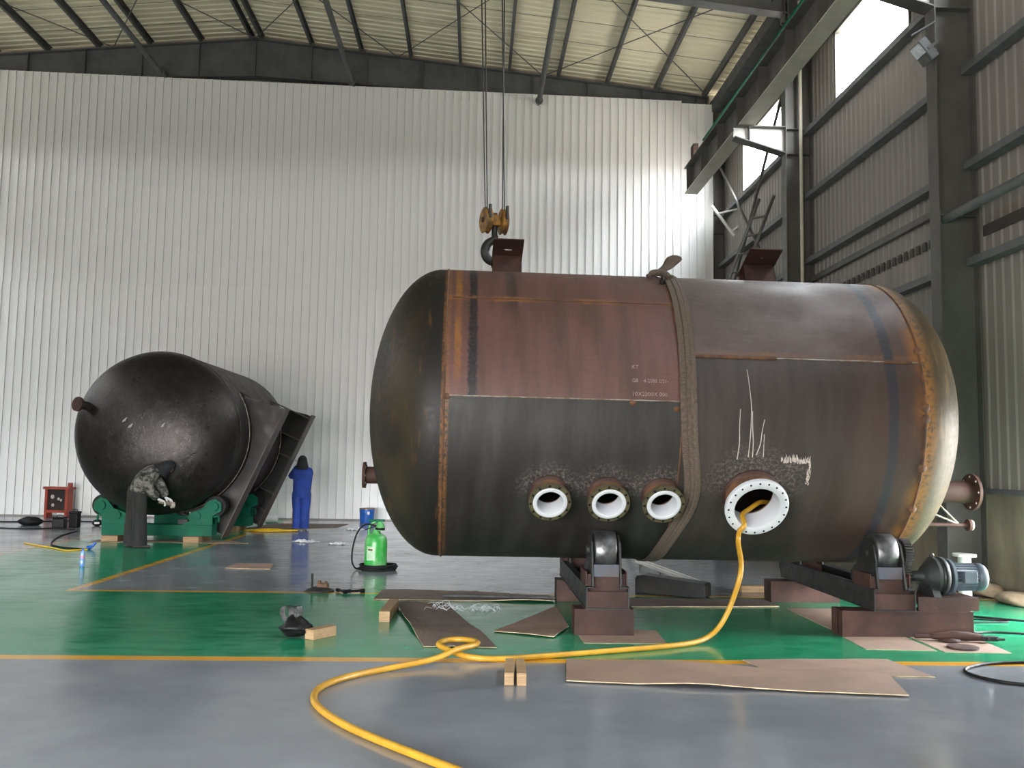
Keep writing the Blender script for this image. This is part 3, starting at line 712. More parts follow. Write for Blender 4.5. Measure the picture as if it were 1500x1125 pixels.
# saddles, turned to the right and down by 24 degrees
SA = radians(24); sn = V((cos(SA), 0, -sin(SA))); stg = V((-sin(SA), 0, -cos(SA)))
for i, (y0, nrib_y) in enumerate(((.74, .18), (3.30, -.19))):
    sd = MB(); n = 24; BH = 1.70; HL = 1.28
    a0 = math.asin(min(1, 1.15/DR))
    arc = [(DR*sin(a), DR*cos(a)) for a in [a0 - 2*a0*k/n for k in range(n+1)]]
    sd.prism([(-HL, BH), (HL, BH), (HL, BH-.12)] + arc + [(-HL, BH-.12)], -.008, .008, o=(0, y0, 0), u=stg, v=sn, w=(0, 1, 0))
    sad = sd.build('saddle', M['dark_brown'] if i == 0 else M['dark_steel'], dv, DZ)
    MB().prism([(-HL-.04, BH), (HL+.04, BH), (HL+.04, BH+.022), (-HL-.04, BH+.022)], -.20, .20, o=(0, y0, 0), u=stg, v=sn, w=(0, 1, 0)).build('base_plate', M['lit_edge'], sad)
    for t in (-1.22, -.72, -.30, .52, .92, 1.24):
        rr = sqrt(max(DR**2 - t**2, 0)) if abs(t) < DR else 0
        y1 = y0 + nrib_y*(.8 if i == 0 else 1.)
        q = MB().prism([(t-.011, rr-.02), (t+.011, rr-.02), (t+.011, BH), (t-.011, BH)], min(0, y1-y0), max(0, y1-y0), o=(0, y0, 0), u=stg, v=sn, w=(0, 1, 0))
        q.build('rib', M['lit_edge'] if i else M['dark_brown'], sad)
    pad = MB(); rings = []
    for k in range(n+1):
        a = SA*0 + a0*1.06*(1-2*k/n); d = stg*sin(a) + sn*cos(a)
        rings.append([d*(DR+.001)+V((0, y0-.16, 0)), d*(DR+.014)+V((0, y0-.16, 0)), d*(DR+.014)+V((0, y0+.16, 0)), d*(DR+.001)+V((0, y0+.16, 0))])
    pad.ring(rings, smooth=False); pad.build('wear_pad', M['dark_brown'], sad)
    MB().tube([(stg*sin(a)+sn*cos(a))*(DR+.008)+V((0, y0-.165, 0)) for a in [a0*1.06*(1-2*k/40) for k in range(41)]], .009, 5).build('weld_seam', M['weld_grey'], sad)
tag(dv, 'dark glossy steel vessel with tilted saddles on green rotators', 'tank')

# green tank rotators with wooden packers below
def rotator(x, y, name, label):
    r = empty(name, (x, y, .10)); W = .97; z0 = 0
    MB().box(-W, W, -.17, .17, 0, .20).build('base_beam', M['green_paint'], r, bev=.008)
    dz = DO.z - .10; rr = .19
    for s in (-1, 1):
        cx = s*.99; cz = dz - sqrt((DR+rr-.004)**2 - .99**2)
        poly = [(s*W, .20), (s*W, .36), (cx+s*.13, cz-.08), (cx+s*.13, cz+.06), (cx+s*.02, cz+.14), (cx-s*.10, cz+.10), (cx-s*.22, cz-.05), (cx-s*.42, cz-.12), (cx-s*.46, cz-.20), (cx-s*.42, cz-.26), (s*.60, .28), (s*.42, .20)]
        for yy in (-.17, .135): MB().prism(poly, yy, yy+.035, u=(1, 0, 0), v=(0, 0, 1), w=(0, 1, 0)).build('side_plate', M['green_paint'], r)
        ro = MB().lathe([(.04, -.10), (rr, -.10), (rr, -.10), (rr, .10), (rr, .10), (.04, .10)], (cx, 0, cz), (0, 1, 0), 32).build('roller', M['black_rubber'], r)
        MB().cyl((cx, -.215, cz), (cx, .20, cz), .085, n=10).build('bearing_cap', M['green_paint'], ro)
        MB().cyl((s*.70, -.205, .36), (s*.70, -.17, .36), .07, n=16).build('pivot_boss', M['green_paint'], r)
        MB().tube(smooth_path([(s*W, -.1, .34), (s*(W+.09), -.1, .35), (s*(W+.10), -.1, .25)], 4), .018, 8).build('lifting_eye', M['green_paint'], r)
        MB().box(s*.42-.09, s*.42+.09, -.06, .06, .20, .29).build('stop_block', M['dark_steel'], r)
    tag(r, label, 'tank rotator', 'green rotators under the dark vessel'); return r
rotator(-5.626, 16.74, 'tank_rotator', 'green tank rotator under the black domed end')
rotator(-5.587, 19.30, 'tank_rotator', 'green tank rotator under the rear of the dark vessel')
for i, (x, y, l) in enumerate(((-6.42, 16.76, 'left'), (-4.95, 16.74, 'right'), (-6.3, 19.25, ''), (-4.95, 19.30, ''))):
    o = MB().box(-.14, .14, -.32, .32, 0, .102).build('timber_packer', M['wood'], None, (x, y, 0), (0, 0, .08*(-1)**i), bev=.006)
    tag(o, ['pale timber packer under the rotator behind the camouflage worker', 'pale timber packer under the rotator beside the brown saddle', 'pale timber packer under the rear rotator by the wall', 'pale timber packer under the rear rotator beside the saddle plate'][i], 'wood block', 'packers under the green rotators')

# ------------------------------------------------------------------ roller stands under the brown vessel
RRr = .175
def axis_at(X): 
    s = (X - VO.x); return V((X, VO.y + VYAW*s, VO.z + VTIL*s))
def stand(X, foot, label, near_cover, drive):
    a = axis_at(X); dz = a.z - .72; dy = sqrt((VR+.01+RRr)**2 - dz**2)
    st = empty('roller_stand', (X, a.y, 0)); yn, yf = -dy, dy
    f0, f1 = foot                                              # foot extent along X, near one
    def ibeam(y0, y1, x0, x1):                                     # I-section foot lying along X
        b = MB().box(x0, x1, y0+.09, y0+.105, .012, .218); b.box(x0, x1, y0, y1, 0, .014); b.box(x0, x1, y0, y1, .214, .228)
        b.box(x0, x0+.012, y0+.005, y1-.005, .014, .214); b.box(x1-.012, x1, y0+.005, y1-.005, .014, .214); b.box(x0, x1, y0+.004, y0+.016, .014, .214)
        return b
    ibeam(yn-.27, yn-.02, f0, f1).build('foot', M['rust_steel'], st)
    ibeam(yf-.35, yf-.10, f0+.02, min(f1, .32)).build('foot', M['rust_steel'], st)
    # base beam, two channels along Y with end plate
    z0, z1 = .228, .42; bw = .185
    bb = MB()
    for s in (-1, 1):
        bb.box(s*bw-.006, s*bw+.006, yn-.28, yf+.12, z0, z1); bb.box(min(s*bw, s*(bw-.06)), max(s*bw, s*(bw-.06)), yn-.28, yf+.12, z0, z0+.01)
        bb.box(min(s*bw, s*(bw-.06)), max(s*bw, s*(bw-.06)), yn-.28, yf+.12, z1-.01, z1)
    bb.box(-bw-.012, bw+.012, yn-.29, yf+.12, z0-.002, z0+.010)
    bb.build('base_beam', M['dark_steel'], st)
    MB().box(-bw+.006, bw-.006, yn-.265, yn-.255, z0, z0+.15).build('end_plate', M['rust_steel'], st)
    for side, yy in ((-1, yn), (1, yf)):
        # wedge-shaped bracket and two cheek plates carrying the roller
        br = MB().prism([(-.20, z1-.15), (.22, z1-.15), (.16, .52), (-.185, .52)], -.17, .17, o=(0, yy, 0), u=(0, -side*-1, 0) if side < 0 else (0, -1, 0), v=(0, 0, 1), w=(1, 0, 0))
        bk = br.build('roller_bracket', M['rust_steel'], st)
        yf_ = side*-1
        MB().box(-.112, .112, yy + side*.10, yy + side*.19, .50, .605).build('front_plate', M['blue_paint'], st)
        for s in (-1, 1):
            poly = [(-.24, .40), (-.19, .60), (-.19, .66), (-.14, .80), (-.05, .86), (.06, .84), (.13, .76), (.20, .62), (.36, .52), (.36, .42)]
            pm = [(p[0]*(1 if side < 0 else -1), p[1]) for p in poly]
            MB().prism(pm, s*.125-.009, s*.125+.009, o=(0, yy, 0), u=(0, 1, 0), v=(0, 0, 1), w=(1, 0, 0)).build('cheek_plate', M['dark_steel'], st)
        for s in (-1, 1): MB().box(s*.18-.006, s*.18+.006, yy-.19, yy+.19, z1-.1, .545).build('side_plate', M['rust_steel'], st)
        ro = MB().lathe([(.04, -.10), (RRr-.012, -.10), (RRr, -.088), (RRr, .088), (RRr-.012, .10), (.04, .10)], (0, yy, .72), (1, 0, 0), 40).build('roller', M['roller_steel'], st)
        MB().cyl((-.16, yy, .72), (.16 if not drive else .30, yy, .72), .045, n=16).build('shaft', M['dark_steel'], ro)
    if drive:
        def gear(c, r, x0, x1, n):
            poly = []
            for k in range(n*4): rr_ = r if k % 4 in (0, 1) else r-.014; t = 2*pi*k/(n*4); poly.append((rr_*cos(t), rr_*sin(t)))
            return MB().prism(poly, x0, x1, o=(0, c[0], c[1]), u=(0, 1, 0), v=(0, 0, 1), w=(1, 0, 0))
        gear((yn, .72), .135, .18, .25, 30).build('gear', M['dark_steel'], st); gear((yn-.03, .515), .078, .18, .25, 18).build('pinion', M['dark_steel'], st)
        pf = MB().box(.24, .80, yn-.22, yn+.22, .33, .345); pf.box(.24, .80, yn-.22, yn-.20, .228, .33); pf.box(.24, .80, yn+.20, yn+.22, .228, .33); pf.box(.78, .80, yn-.2, yn+.2, .228, .33)
        pf.build('motor_platform', M['rust_steel'], st)
        yg, zg = yn-.03, .515
        gb = MB().lathe([(.03, .25), (.045, .25), (.05, .36), (.085, .37), (.11, .40), (.155, .44), (.175, .46), (.175, .46), (.175, .49), (.175, .49), (.15, .49), (.15, .53), (.175, .53), (.175, .53), (.175, .56), (.155, .57), (.13, .60), (.12, .62)], (0, yg, zg), (1, 0, 0), 28, (True, True)).build('gearbox', M['motor_dark'], st)
        MB().prism([(-.17, .345), (.17, .345), (.10, .44), (.10, .52), (-.10, .52), (-.10, .44)], .40, .47, o=(0, yg, 0), u=(0, 1, 0), v=(0, 0, 1), w=(1, 0, 0)).build('gearbox_foot', M['motor_dark'], st)
        MB().lathe([(.012, -.006), (.024, 0), (.012, .006), (.012, -.006)], (.47, yg, zg+.19), (0, 1, 0), 12).build('lifting_eye', M['dark_steel'], st)
        mo = MB().lathe([(.13, .60), (.165, .60), (.165, .60), (.165, .625), (.165, .625), (.115, .63), (.115, .86), (.115, .86), (.125, .86), (.125, .92), (.112, .945), (.05, .955)], (0, yg, zg-.005), (1, 0, 0), 28, (False, True)).build('motor', M['motor_blue'], st)
        fin = MB().box(.64, .85, -.003, .003, .11, .128).mesh('cooling_fin'); fin.materials.append(M['motor_blue'])
        for k in range(24):
            o = link('cooling_fin', fin, mo, (0, yg, zg-.005), (2*pi*k/24, 0, 0))
        MB().box(.69, .81, yg-.165, yg-.10, zg-.045, zg+.06).build('terminal_box', M['motor_blue'], mo, bev=.006)
    tag(st, label, 'roller stand', 'roller stands under the brown vessel'); return st
M['motor_dark'] = plain('dark_green_gearbox', (.022, .027, .026), (.012, .014, .014), 8, .5, .2)
M['motor_blue'] = plain('blue_grey_motor_paint', (.065, .085, .105), (.045, .06, .075), 8, .5)
stand(1.195, (-.29, .235), 'rusty roller stand under the three small nozzles', True, False)
stand(3.785, (-.48, .72), 'rusty powered roller stand with gears and electric motor', True, True)
# ------------------------------------------------------------------ boards lying on the floor
def board(poly, label, mat='board', z=.003, th=.007, lift=.01, seed=1, group=None, n=10):
    """poly: four floor corners in order; a thin, slightly warped sheet"""
    A, B, C_, D = [V((p[0], p[1], 0)) for p in poly]; cx = (A+B+C_+D)/4; vs_ = []; b = MB(); rnd = random.Random(seed)
    ragged = [[rnd.uniform(-.008, .008) for _ in range(n+1)] for _ in range(4)]
    for lay in (0, 1):
        for j in range(n+1):
            for i in range(n+1):
                u, v = i/n, j/n; p = (A*(1-u)+B*u)*(1-v) + (D*(1-u)+C_*u)*v - cx
                if j == 0: p += (A-D).normalized()*ragged[0][i]
                if j == n: p -= (A-D).normalized()*ragged[1][i]
                e = max(abs(u-.5), abs(v-.5))*2
                h = lift*max(0, mnoise.noise(V((p.x*1.3+seed*7, p.y*1.3, seed)))+.15)*e*e
                vs_.append((p.x, p.y, z+h+lay*th))
    m = (n+1)**2; fs = []; ed = []
    for j in range(n):
        for i in range(n):
            a = j*(n+1)+i; fs += [(a, a+n+1, a+n+2, a+1), (m+a, m+a+1, m+a+n+2, m+a+n+1)]
    for i in range(n):
        for a, c in ((i, i+1), (i*(n+1)+n, (i+1)*(n+1)+n), (n*(n+1)+i+1, n*(n+1)+i), ((i+1)*(n+1), i*(n+1))): ed.append((a, c, c+m, a+m))
    b.add(vs_, fs); k = len(b.v) - len(vs_)
    for f in ed: b.f.append(list(f)); b.sm.append(False); b.mi.append(1)
    o = b.build('cardboard_sheet', [M[mat], M['board_edge']], None, (cx.x, cx.y, 0))
    return tag(o, label, 'cardboard', group or 'cardboard sheets on the floor')
board([(.66, 6.36), (2.89, 6.02), (3.03, 6.62), (.73, 7.06)], 'long brown cardboard sheet lying across the yellow line', z=.010, lift=.03, seed=3, n=14)
board([(2.2, 6.62), (3.35, 6.58), (3.27, 7.17), (2.1, 7.10)], 'brown cardboard sheet half under the long sheet', z=.001, lift=.008, seed=5)
board([(-.38, 7.52), (.21, 7.50), (-.24, 9.62), (-.79, 9.62)], 'dark brown cardboard strip beside the single timber block', 'board_dark', lift=.05, seed=8)
board([(.20, 8.20), (.71, 7.94), (.895, 8.44), (.885, 9.66)], 'wedge shaped cardboard left of the roller stand foot', z=.001, lift=.02, seed=11)
board([(.95, 7.74), (1.65, 7.74), (1.68, 8.34), (.93, 8.42)], 'small torn cardboard under the foot of the nozzle-side stand', z=-.001, th=.004, lift=.003, seed=14)
board([(-1.06, 10.02), (.90, 9.92), (.88, 10.44), (-1.03, 10.66)], 'long dark cardboard strip on the far yellow line', 'board_dark', lift=.03, seed=17, n=14)
board([(1.40, 9.62), (3.30, 9.78), (3.30, 10.30), (1.55, 10.30)], 'grey speckled board lying between the two stands', 'board_grey' if 'board_grey' in M else 'board_dark', z=.001, lift=.006, seed=20)
board([(3.34, 8.36), (3.95, 8.40), (3.98, 9.72), (3.34, 9.66)], 'cardboard under the base beam of the powered stand', z=-.001, th=.004, lift=.003, seed=23)
board([(3.28, 7.57), (3.86, 7.53), (3.88, 8.30), (3.32, 8.30)], 'cardboard in front of the powered stand foot', z=-.001, th=.004, lift=.004, seed=26)
board([(3.90, 7.48), (4.45, 7.45), (4.53, 8.25), (3.93, 8.26)], 'cardboard beneath the grinder and grinding disc', z=-.001, th=.004, lift=.004, seed=29)
board([(-3.36, 12.66), (-2.74, 12.62), (-2.82, 13.20), (-3.33, 13.17)], 'small cardboard piece on grey floor left of the sprayer', lift=.02, seed=31)
tag(MB().box(-.62, .62, -.03, .03, 0, .02).build('flat_bar', M['dark_steel'], None, (.30, 10.14, .022), (0, 0, -.06)), 'thin dark steel bar lying on the far cardboard strip', 'steel bar')
board([(-6.7, 16.32), (-3.95, 16.38), (-4.3, 16.78), (-6.7, 16.78)], 'long brown ground sheet in front of the green rotator', z=.0005, th=.003, lift=.01, seed=37, n=14)
board([(-5.1, 19.0), (-3.0, 20.3), (-2.9, 21.6), (-4.6, 21.5)], 'brown ground sheet where the blue worker stands', 'board_dark', z=.0005, th=.003, lift=.004, seed=41, n=14)

# ------------------------------------------------------------------ timber blocks
def timber(x, y, w, l, h, rot, label, group=None):
    o = MB().box(-w/2, w/2, -l/2, l/2, 0, h)
    return tag(o.build('timber_block', M['wood'], None, (x, y, 0), (0, 0, rot), bev=.004), label, 'wood block', group or 'loose timber blocks')
timber(-1.27, 7.90, .10, .27, .085, -.62, 'short timber block lying against the black plastic bag')
timber(-.797, 9.02, .10, .75, .10, -.03, 'timber block beside the dark cardboard strip')
timber(.275, 6.50, .065, .46, .085, -.05, 'split timber block, one of a side-by-side pair', 'pair of split timber blocks')
timber(.352, 6.49, .065, .46, .085, -.02, 'split timber block, one of a side-by-side pair', 'pair of split timber blocks')
timber(3.42, 10.95, .40, .12, .075, 0, 'flat timber block behind the powered stand')

# ------------------------------------------------------------------ yellow hose
mo = vworld(*MAN, VR); ax_ = (vworld(*MAN, VR+1)-mo).normalized(); rxv = V((1, 0, 0))
dn = V((0, ax_.z, -ax_.y)); dn = dn if dn.z < 0 else -dn     # 'down' in the flange plane
dl = (dn*.85 - rxv*.53).normalized()                         # where the hose crosses the flange lip
ha = mo + dn*.30 + rxv*.34 - ax_*.34; h0 = mo + dn*.155 + rxv*.15 - ax_*.13; h1 = mo + dn*.14 + rxv*.02 - ax_*.01; h2 = mo + dl*.162 + ax_*.10; h3 = mo + dl*.174 + ax_*.17; h4 = mo + dl*.186 + ax_*.221; h5 = mo + dl*.212 + ax_*.238; h6 = mo + dl*.26 + ax_*.239
hose = [ha, h0, h1, h2, h3, h4, h5, h6, h6+V((-.012, .0, -.10)), (2.29, 7.76, .62), (2.22, 7.80, .34), (2.13, 7.82, .15), (2.02, 7.79, .055), (1.86, 7.68, .024), (1.60, 7.53, .022), (1.14, 7.34, .022), (.58, 7.12, .022), (.20, 7.00, .022), (.0, 7.00, .034), (-.13, 7.10, .05),
        (-.25, 7.25, .075), (-.18, 7.38, .085), (-.05, 7.38, .09), (.05, 7.28, .09), (.02, 7.16, .09), (-.10, 7.02, .088), (-.28, 6.86, .045), (-.62, 6.63, .022), (-.82, 6.42, .022), (-.95, 6.18, .022), (-.98, 5.93, .022), (-.90, 5.62, .022), (-.63, 5.17, .022), (-.12, 4.58, .022), (.5, 3.9, .022), (1.1, 2.9, .022)]
tag(MB().tube(smooth_path(hose, 10), .022, 12).build('air_hose', M['yellow_hose']), 'thick yellow hose looping from the manhole across the floor', 'hose')

# ------------------------------------------------------------------ sprayer, drum, bag, bottle
def sprayer_mat():
    t = NT('green_translucent_plastic'); x, y, z = t.xyz(); n = t.noise(5, 5, .6)
    t.set(t.mix(t.step(n, .45, .62), (.035, .36, .06), (.16, .46, .17)), .32)
    t.b.inputs['Transmission Weight'].default_value = .12; return t.m
M['sprayer_green'] = sprayer_mat()
sp = empty('pressure_sprayer', (-1.33, 12.72, 0))
MB().lathe([(.13, .012), (.148, .02), (.155, .06), (.155, .36), (.150, .42), (.125, .465), (.08, .49), (.06, .50), (.055, .55)], n=32, caps=(True, True)).build('tank', M['sprayer_green'], sp)
MB().lathe([(.062, .535), (.062, .60), (.05, .62), (.035, .64), (.035, .66)], (.05, 0, 0), n=20, caps=(True, True)).build('cap', M['sprayer_green'], sp)
MB().tube(smooth_path([(-.10, 0, .47), (-.09, 0, .60), (.0, 0, .66), (.09, 0, .655)], 5), .018, 8).build('carry_handle', M['sprayer_green'], sp)
b = MB().box(-.11, .11, -.022, .022, .655, .69); b.cyl((.05, 0, .60), (.05, 0, .66), .02); b.build('pump_handle', M['green_dark'] if 'green_dark' in M else M['green_paint'], sp, bev=.008)
MB().lathe([(.04, .545), (.066, .545), (.066, .575), (.04, .575)], (.05, 0, 0), n=20).build('collar', M['black_plastic'], sp)
lb = MB(); rr = []
for k in range(9): a = -pi*.75 + .10*k; rr.append([V((.157*cos(a), .157*sin(a), .14)), V((.157*cos(a), .157*sin(a), .33))])
lb.ring(rr, closed=False, caps=(False, False)); lb.build('label_sticker', plain('faded_label', (.42, .58, .42), (.30, .48, .30), 25, .5), sp)
for j in range(4):
    a = -pi*.68 + .11*j; MB().box(-.008, .008, -.002, .002, -.011, .011).build('printed_mark', M['rust_orange'], sp, (.1585*cos(a), .1585*sin(a), .285), (0, 0, a+pi/2))
hs = [(-.0, -.04, .60), (-.14, -.04, .62), (-.25, -.05, .52), (-.31, -.06, .30), (-.315, -.06, .12), (-.27, -.06, .03)]
for k in range(56):
    a = pi + 2*pi*k/14; hs.append((.0 + (.27-.012*(k % 5))*cos(a)+.03, (.24-.01*(k % 4))*sin(a), .016 + .018*(k//14)))
MB().tube(smooth_path(hs, 3), .012, 7).build('spray_hose', M['black_rubber'], sp)
MB().cyl((-.16, -.03, .545), (.02, -.02, .60), .008, n=8).build('lance', M['dark_steel'], sp)
tag(sp, 'green plastic pressure sprayer standing in its coiled black hose', 'sprayer')

dr = empty('paint_bucket', (-2.56, 22.2, 0))
MB().lathe([(.165, 0), (.168, .01), (.178, .33), (.178, .33), (.172, .33), (.172, .33), (.163, .02), (.0, .02)], n=28, caps=(True, False)).build('body', M['blue_plastic'], dr)
MB().lathe([(.178, .325), (.186, .33), (.186, .345), (.176, .35)], n=28).build('rim', M['wood'], dr)
MB().tube([(.18*cos(a), .18*sin(a), .31-.10*sin(pi*k/12)) for k, a in enumerate([pi+pi*k/12 for k in range(13)])], .004, 5).build('handle', M['wire'], dr)
MB().box(-.028, .028, -.002, .002, -.035, .035).build('sticker', M['white_plastic'], dr, (.055, -.171, .235), (0, 0, .32))
tag(dr, 'open blue bucket standing against the white ribbed wall', 'bucket')

bag = empty('plastic_bag', (-1.48, 7.88, 0)); bm_ = MB(); n, m = 24, 12; rings = []
for j in range(1, m):
    f = j/m; R_ = .135*sin(pi*f)**.6*(1.0-.45*f); ring = []
    for k in range(n):
        a = 2*pi*k/n; q = 1+.35*mnoise.noise(V((cos(a)*1.6, sin(a)*1.6, f*5)))
        ring.append(V((R_*q*cos(a)*1.15, R_*q*sin(a), .19*f*(1+.25*mnoise.noise(V((a, f*3, 2)))))))
    rings.append(ring)
bm_.ring(rings); bm_.build('bag_body', M['black_plastic'], bag)
for s in (-1, 1):
    lp = smooth_path([(s*.03-.04, 0, .12), (s*.075-.04, .0, .20), (s*.06-.035, .0, .255), (s*.02-.03, .01, .24), (.0-.03, .01, .13)], 5)
    hb = MB()
    hb.ring([[p+V((-.022, -.004, .0)), p+V((.022, -.004, .006)), p+V((.022, .004, .006)), p+V((-.022, .004, 0))] for p in lp], smooth=False); hb.build('handle', M['bag_grey'] if 'bag_grey' in M else M['black_plastic'], bag)
tag(bag, 'crumpled black plastic bag with two loop handles', 'bag')

bt = empty('water_bottle', (-5.30, 12.74, 0))
M['clear_blue'] = plain('pale_blue_bottle', (.20, .36, .55), (.10, .22, .50), 9, .12); M['label_pink'] = plain('bottle_label', (.20, .24, .50), (.55, .16, .20), 14, .35)
MB().lathe([(.028, 0), (.032, .006), (.032, .075), (.030, .08), (.032, .085), (.032, .16), (.030, .175), (.018, .205), (.013, .215), (.013, .225)], n=20, caps=(True, True)).build('body', M['clear_blue'], bt)
MB().lathe([(.0326, .10), (.0326, .150)], n=20).build('paper_label', M['label_pink'], bt)
MB().lathe([(.016, .213), (.016, .24), (.004, .241)], n=16, caps=(False, True)).build('cap', M['blue_plastic'], bt)
tag(bt, 'small blue-capped water bottle on the green aisle', 'bottle')

# ------------------------------------------------------------------ dark beam and rail behind the vessel
kb = MB().prism([(-.42, 0), (.40, 0), (.42, .02), (.42, .145), (.40, .165), (-.33, .215), (-.40, .20), (-.42, .17)], -.12, .12)
tag(kb.build('chock_beam', M['dark_steel'], None, (2.33, 10.62, .0), (0, 0, -.55), bev=.01), 'dark wedge-shaped steel chock lying behind the vessel', 'chock')
rlv = empty('guide_rail', (2.6, 12.3, 0), (0, 0, .12))
for dx in (-.05, .05): MB().box(dx-.012, dx+.012, -1.15, 1.2, .06, .10).build('rail', M['white_and_sunlit'], rlv)
for y in (-.9, 0, .9): MB().box(-.08, .08, y-.03, y+.03, 0, .06).build('sleeper', M['steel_grey'], rlv)
tag(rlv, 'pale twin-bar rail on the floor behind the chock', 'rail')

# ------------------------------------------------------------------ small floor tools
def dark_tool(x, y, label, rot):
    g = MB().cyl((-.07, 0, .02), (.06, 0, .022), .014, n=10); g.cyl((.05, 0, .02), (.10, 0, .02), .024, n=10); g.cyl((-.10, -.0, .02), (-.06, 0, .02), .022, n=10)
    tag(g.build('hose_coupling', M['black_plastic'], None, (x, y, 0.004), (0, 0, rot)), label, 'coupling', 'hose couplings on the yellow line')
dark_tool(-1.47, 10.50, 'black hose coupling beside the rusty grinder', -.9); dark_tool(-1.31, 10.50, 'black hose coupling beside the cardboard strip end', .35)
gr = empty('bench_tool', (-1.74, 10.62, 0))
MB().lathe([(.15, 0), (.17, .008), (.15, .02), (.09, .045), (.05, .05)], n=24, caps=(True, True)).build('base', M['dark_steel'], gr)
b = MB().box(-.02, .10, -.04, .04, .045, .085); b.cyl((0, 0, .06), (.0, .0, .12), .02, n=10); b.cyl((.07, 0, .08), (.07, 0, .115), .018, n=8); b.build('clamp', M['rust_orange'], gr, bev=.004)
MB().cyl((-.085, 0, .01), (-.085, 0, .20), .012, n=8).build('handle', M['black_plastic'], gr)
tag(gr, 'low dark tool with upright handle and rusty clamp', 'tool')
gd = empty('angle_grinder', (4.26, 7.93, .008), (0, 0, -.06))
MB().tube([(-.22, .03, .03), (-.05, .01, .045), (.08, 0, .04), (.20, -.02, .035)], [.022, .042, .04, .025], 10).build('body', M['rust_steel'], gd)
MB().lathe([(.09, 0), (.09, .012), (.02, .025)], (-.08, 0, .005), n=20, caps=(True, True)).build('guard', M['rust_steel'], gd)
b = MB().box(.18, .32, -.05, .0, .01, .05); b.cyl((.22, -.09, .03), (.25, .06, .03), .014, n=8); b.cyl((.30, -.05, .03), (.37, -.05, .03), .012, n=8); b.build('trigger', M['dark_steel'], gd, bev=.003)
MB().cyl((-.36, .045, .025), (-.2, .03, .03), .018, n=8).build('handle', M['rust_steel'], gd)
tag(gd, 'rusty angle grinder lying on cardboard by the motor stand', 'grinder')
tag(MB().lathe([(.008, 0), (.125, 0), (.125, 0), (.125, .012), (.125, .012), (.02, .016), (.008, .014)], n=32, caps=(True, True)).build('grinding_disc', M['rust_steel'], None, (4.14, 7.64, .006)), 'flat round brown grinding disc on the cardboard', 'disc')

# ------------------------------------------------------------------ cables
def cable(pts, r, label, mat='black_rubber', cat='cable', group='loose cables', n=8):
    return tag(MB().tube(smooth_path([(p[0], p[1], p[2] if len(p) > 2 else r) for p in pts], n), r, 7).build('power_cable', M[mat]), label, cat, group)
cable([(4.60, 8.50, .26), (4.66, 8.60, .05), (4.69, 8.80, .028), (4.71, 9.05, .027), (4.76, 9.22, .02), (4.95, 9.35), (5.25, 9.15), (5.62, 8.95), (6.1, 8.9)], .010, 'black cable running from the motor towards the side door')
cable([(4.50, 9.0), (4.90, 9.12), (5.25, 9.02), (5.30, 8.93), (5.05, 8.90), (4.62, 8.86), (4.55, 8.80), (4.72, 8.72), (4.48, 8.62)], .008, 'black cable looped on green floor behind the motor stand')
cable([(4.515, 8.30, .13), (4.55, 8.27, .10), (4.57, 8.25, .03), (4.80, 8.36), (5.15, 8.30), (5.5, 8.42), (6.2, 8.6)], .010, 'black cable leaving the foot of the powered stand')
cable([(6.2, 7.4), (4.9, 7.10), (4.15, 7.05), (3.80, 6.90), (3.66, 6.72), (3.70, 6.50), (3.90, 6.34), (4.6, 6.20), (6.0, 6.3)], .012, 'black cable bent back across the near yellow line')
cable([(-13, 19.1), (-10.5, 19.2), (-9.0, 18.9), (-8.5, 19.1), (-7.9, 18.6), (-7.6, 17.2), (-7.0, 15.6), (-6.3, 15.0), (-6.14, 15.05)], .012, 'black cable from the boxes to the blue plug')
cable([(-13, 20.6), (-10.4, 20.8), (-9.0, 21.2), (-7.6, 21.0), (-6.9, 20.6)], .014, 'black cable along the white wall behind the boxes')
cable([(-6.16, 14.98), (-6.4, 14.75), (-6.75, 15.1), (-7.3, 15.6), (-7.6, 15.9)], .010, 'pale yellow cord lying on the green aisle', 'yellow_plastic')
pg = MB().cyl((-.05, 0, .03), (.03, 0, .04), .028, n=12); pg.cyl((.03, 0, .04), (.08, 0, .11), .022, n=10)
tag(pg.build('plug', M['blue_plastic'], None, (-6.14, 15.02, 0), (0, 0, .5)), 'blue cable plug on the green aisle', 'plug')
yr = []
for k in range(42):
    a = 2*pi*k/10; yr.append((-4.30+.40*cos(a)+.14*sin(k*.37)+.004*k, 19.2+.30*sin(a)*(.6+.4*cos(k*.21)), .014+.004*(k//10)))
tag(MB().tube(smooth_path(yr, 3), .012, 6).build('yellow_rope', M['yellow_plastic']), 'untidy coil of yellow hose near the saddle plate', 'hose')
# crumpled clear film
M['film'] = plain('crumpled_clear_film', (.62, .64, .66), (.40, .42, .44), 12, .25)
def film(x, y, rx, ry, h, label, seed, n=16):
    vs_ = []; fs = []
    for j in range(n+1):
        for i in range(n+1):
            u, v = i/n*2-1, j/n*2-1; d = max(0, 1-(u*u+v*v)**.5)
            q = mnoise.noise(V((u*3.1+seed, v*3.1, seed)))
            vs_.append((u*rx*(1+.3*q), v*ry*(1+.3*q), .004 + h*min(1, d*2.2)*abs(mnoise.noise(V((u*5+seed, v*5, 3))))*1.8))
    for j in range(n):
        for i in range(n):
            if (i-n/2)**2+(j-n/2)**2 < (n/2)**2*.9: a = j*(n+1)+i; fs.append((a, a+1, a+n+2, a+n+1))
    o = MB().add(vs_, fs).build('plastic_film', M['film'], None, (x, y, 0)); md = o.modifiers.new('t', 'SOLIDIFY'); md.thickness = .002
    tag(o, label, 'plastic film', 'crumpled plastic film')
film(-3.05, 16.85, .26, .22, .05, 'crumpled clear film in front of the blue worker', 2.)
film(-2.40, 16.45, .20, .16, .05, 'crumpled film with blue print near the green sprayer', 5.)
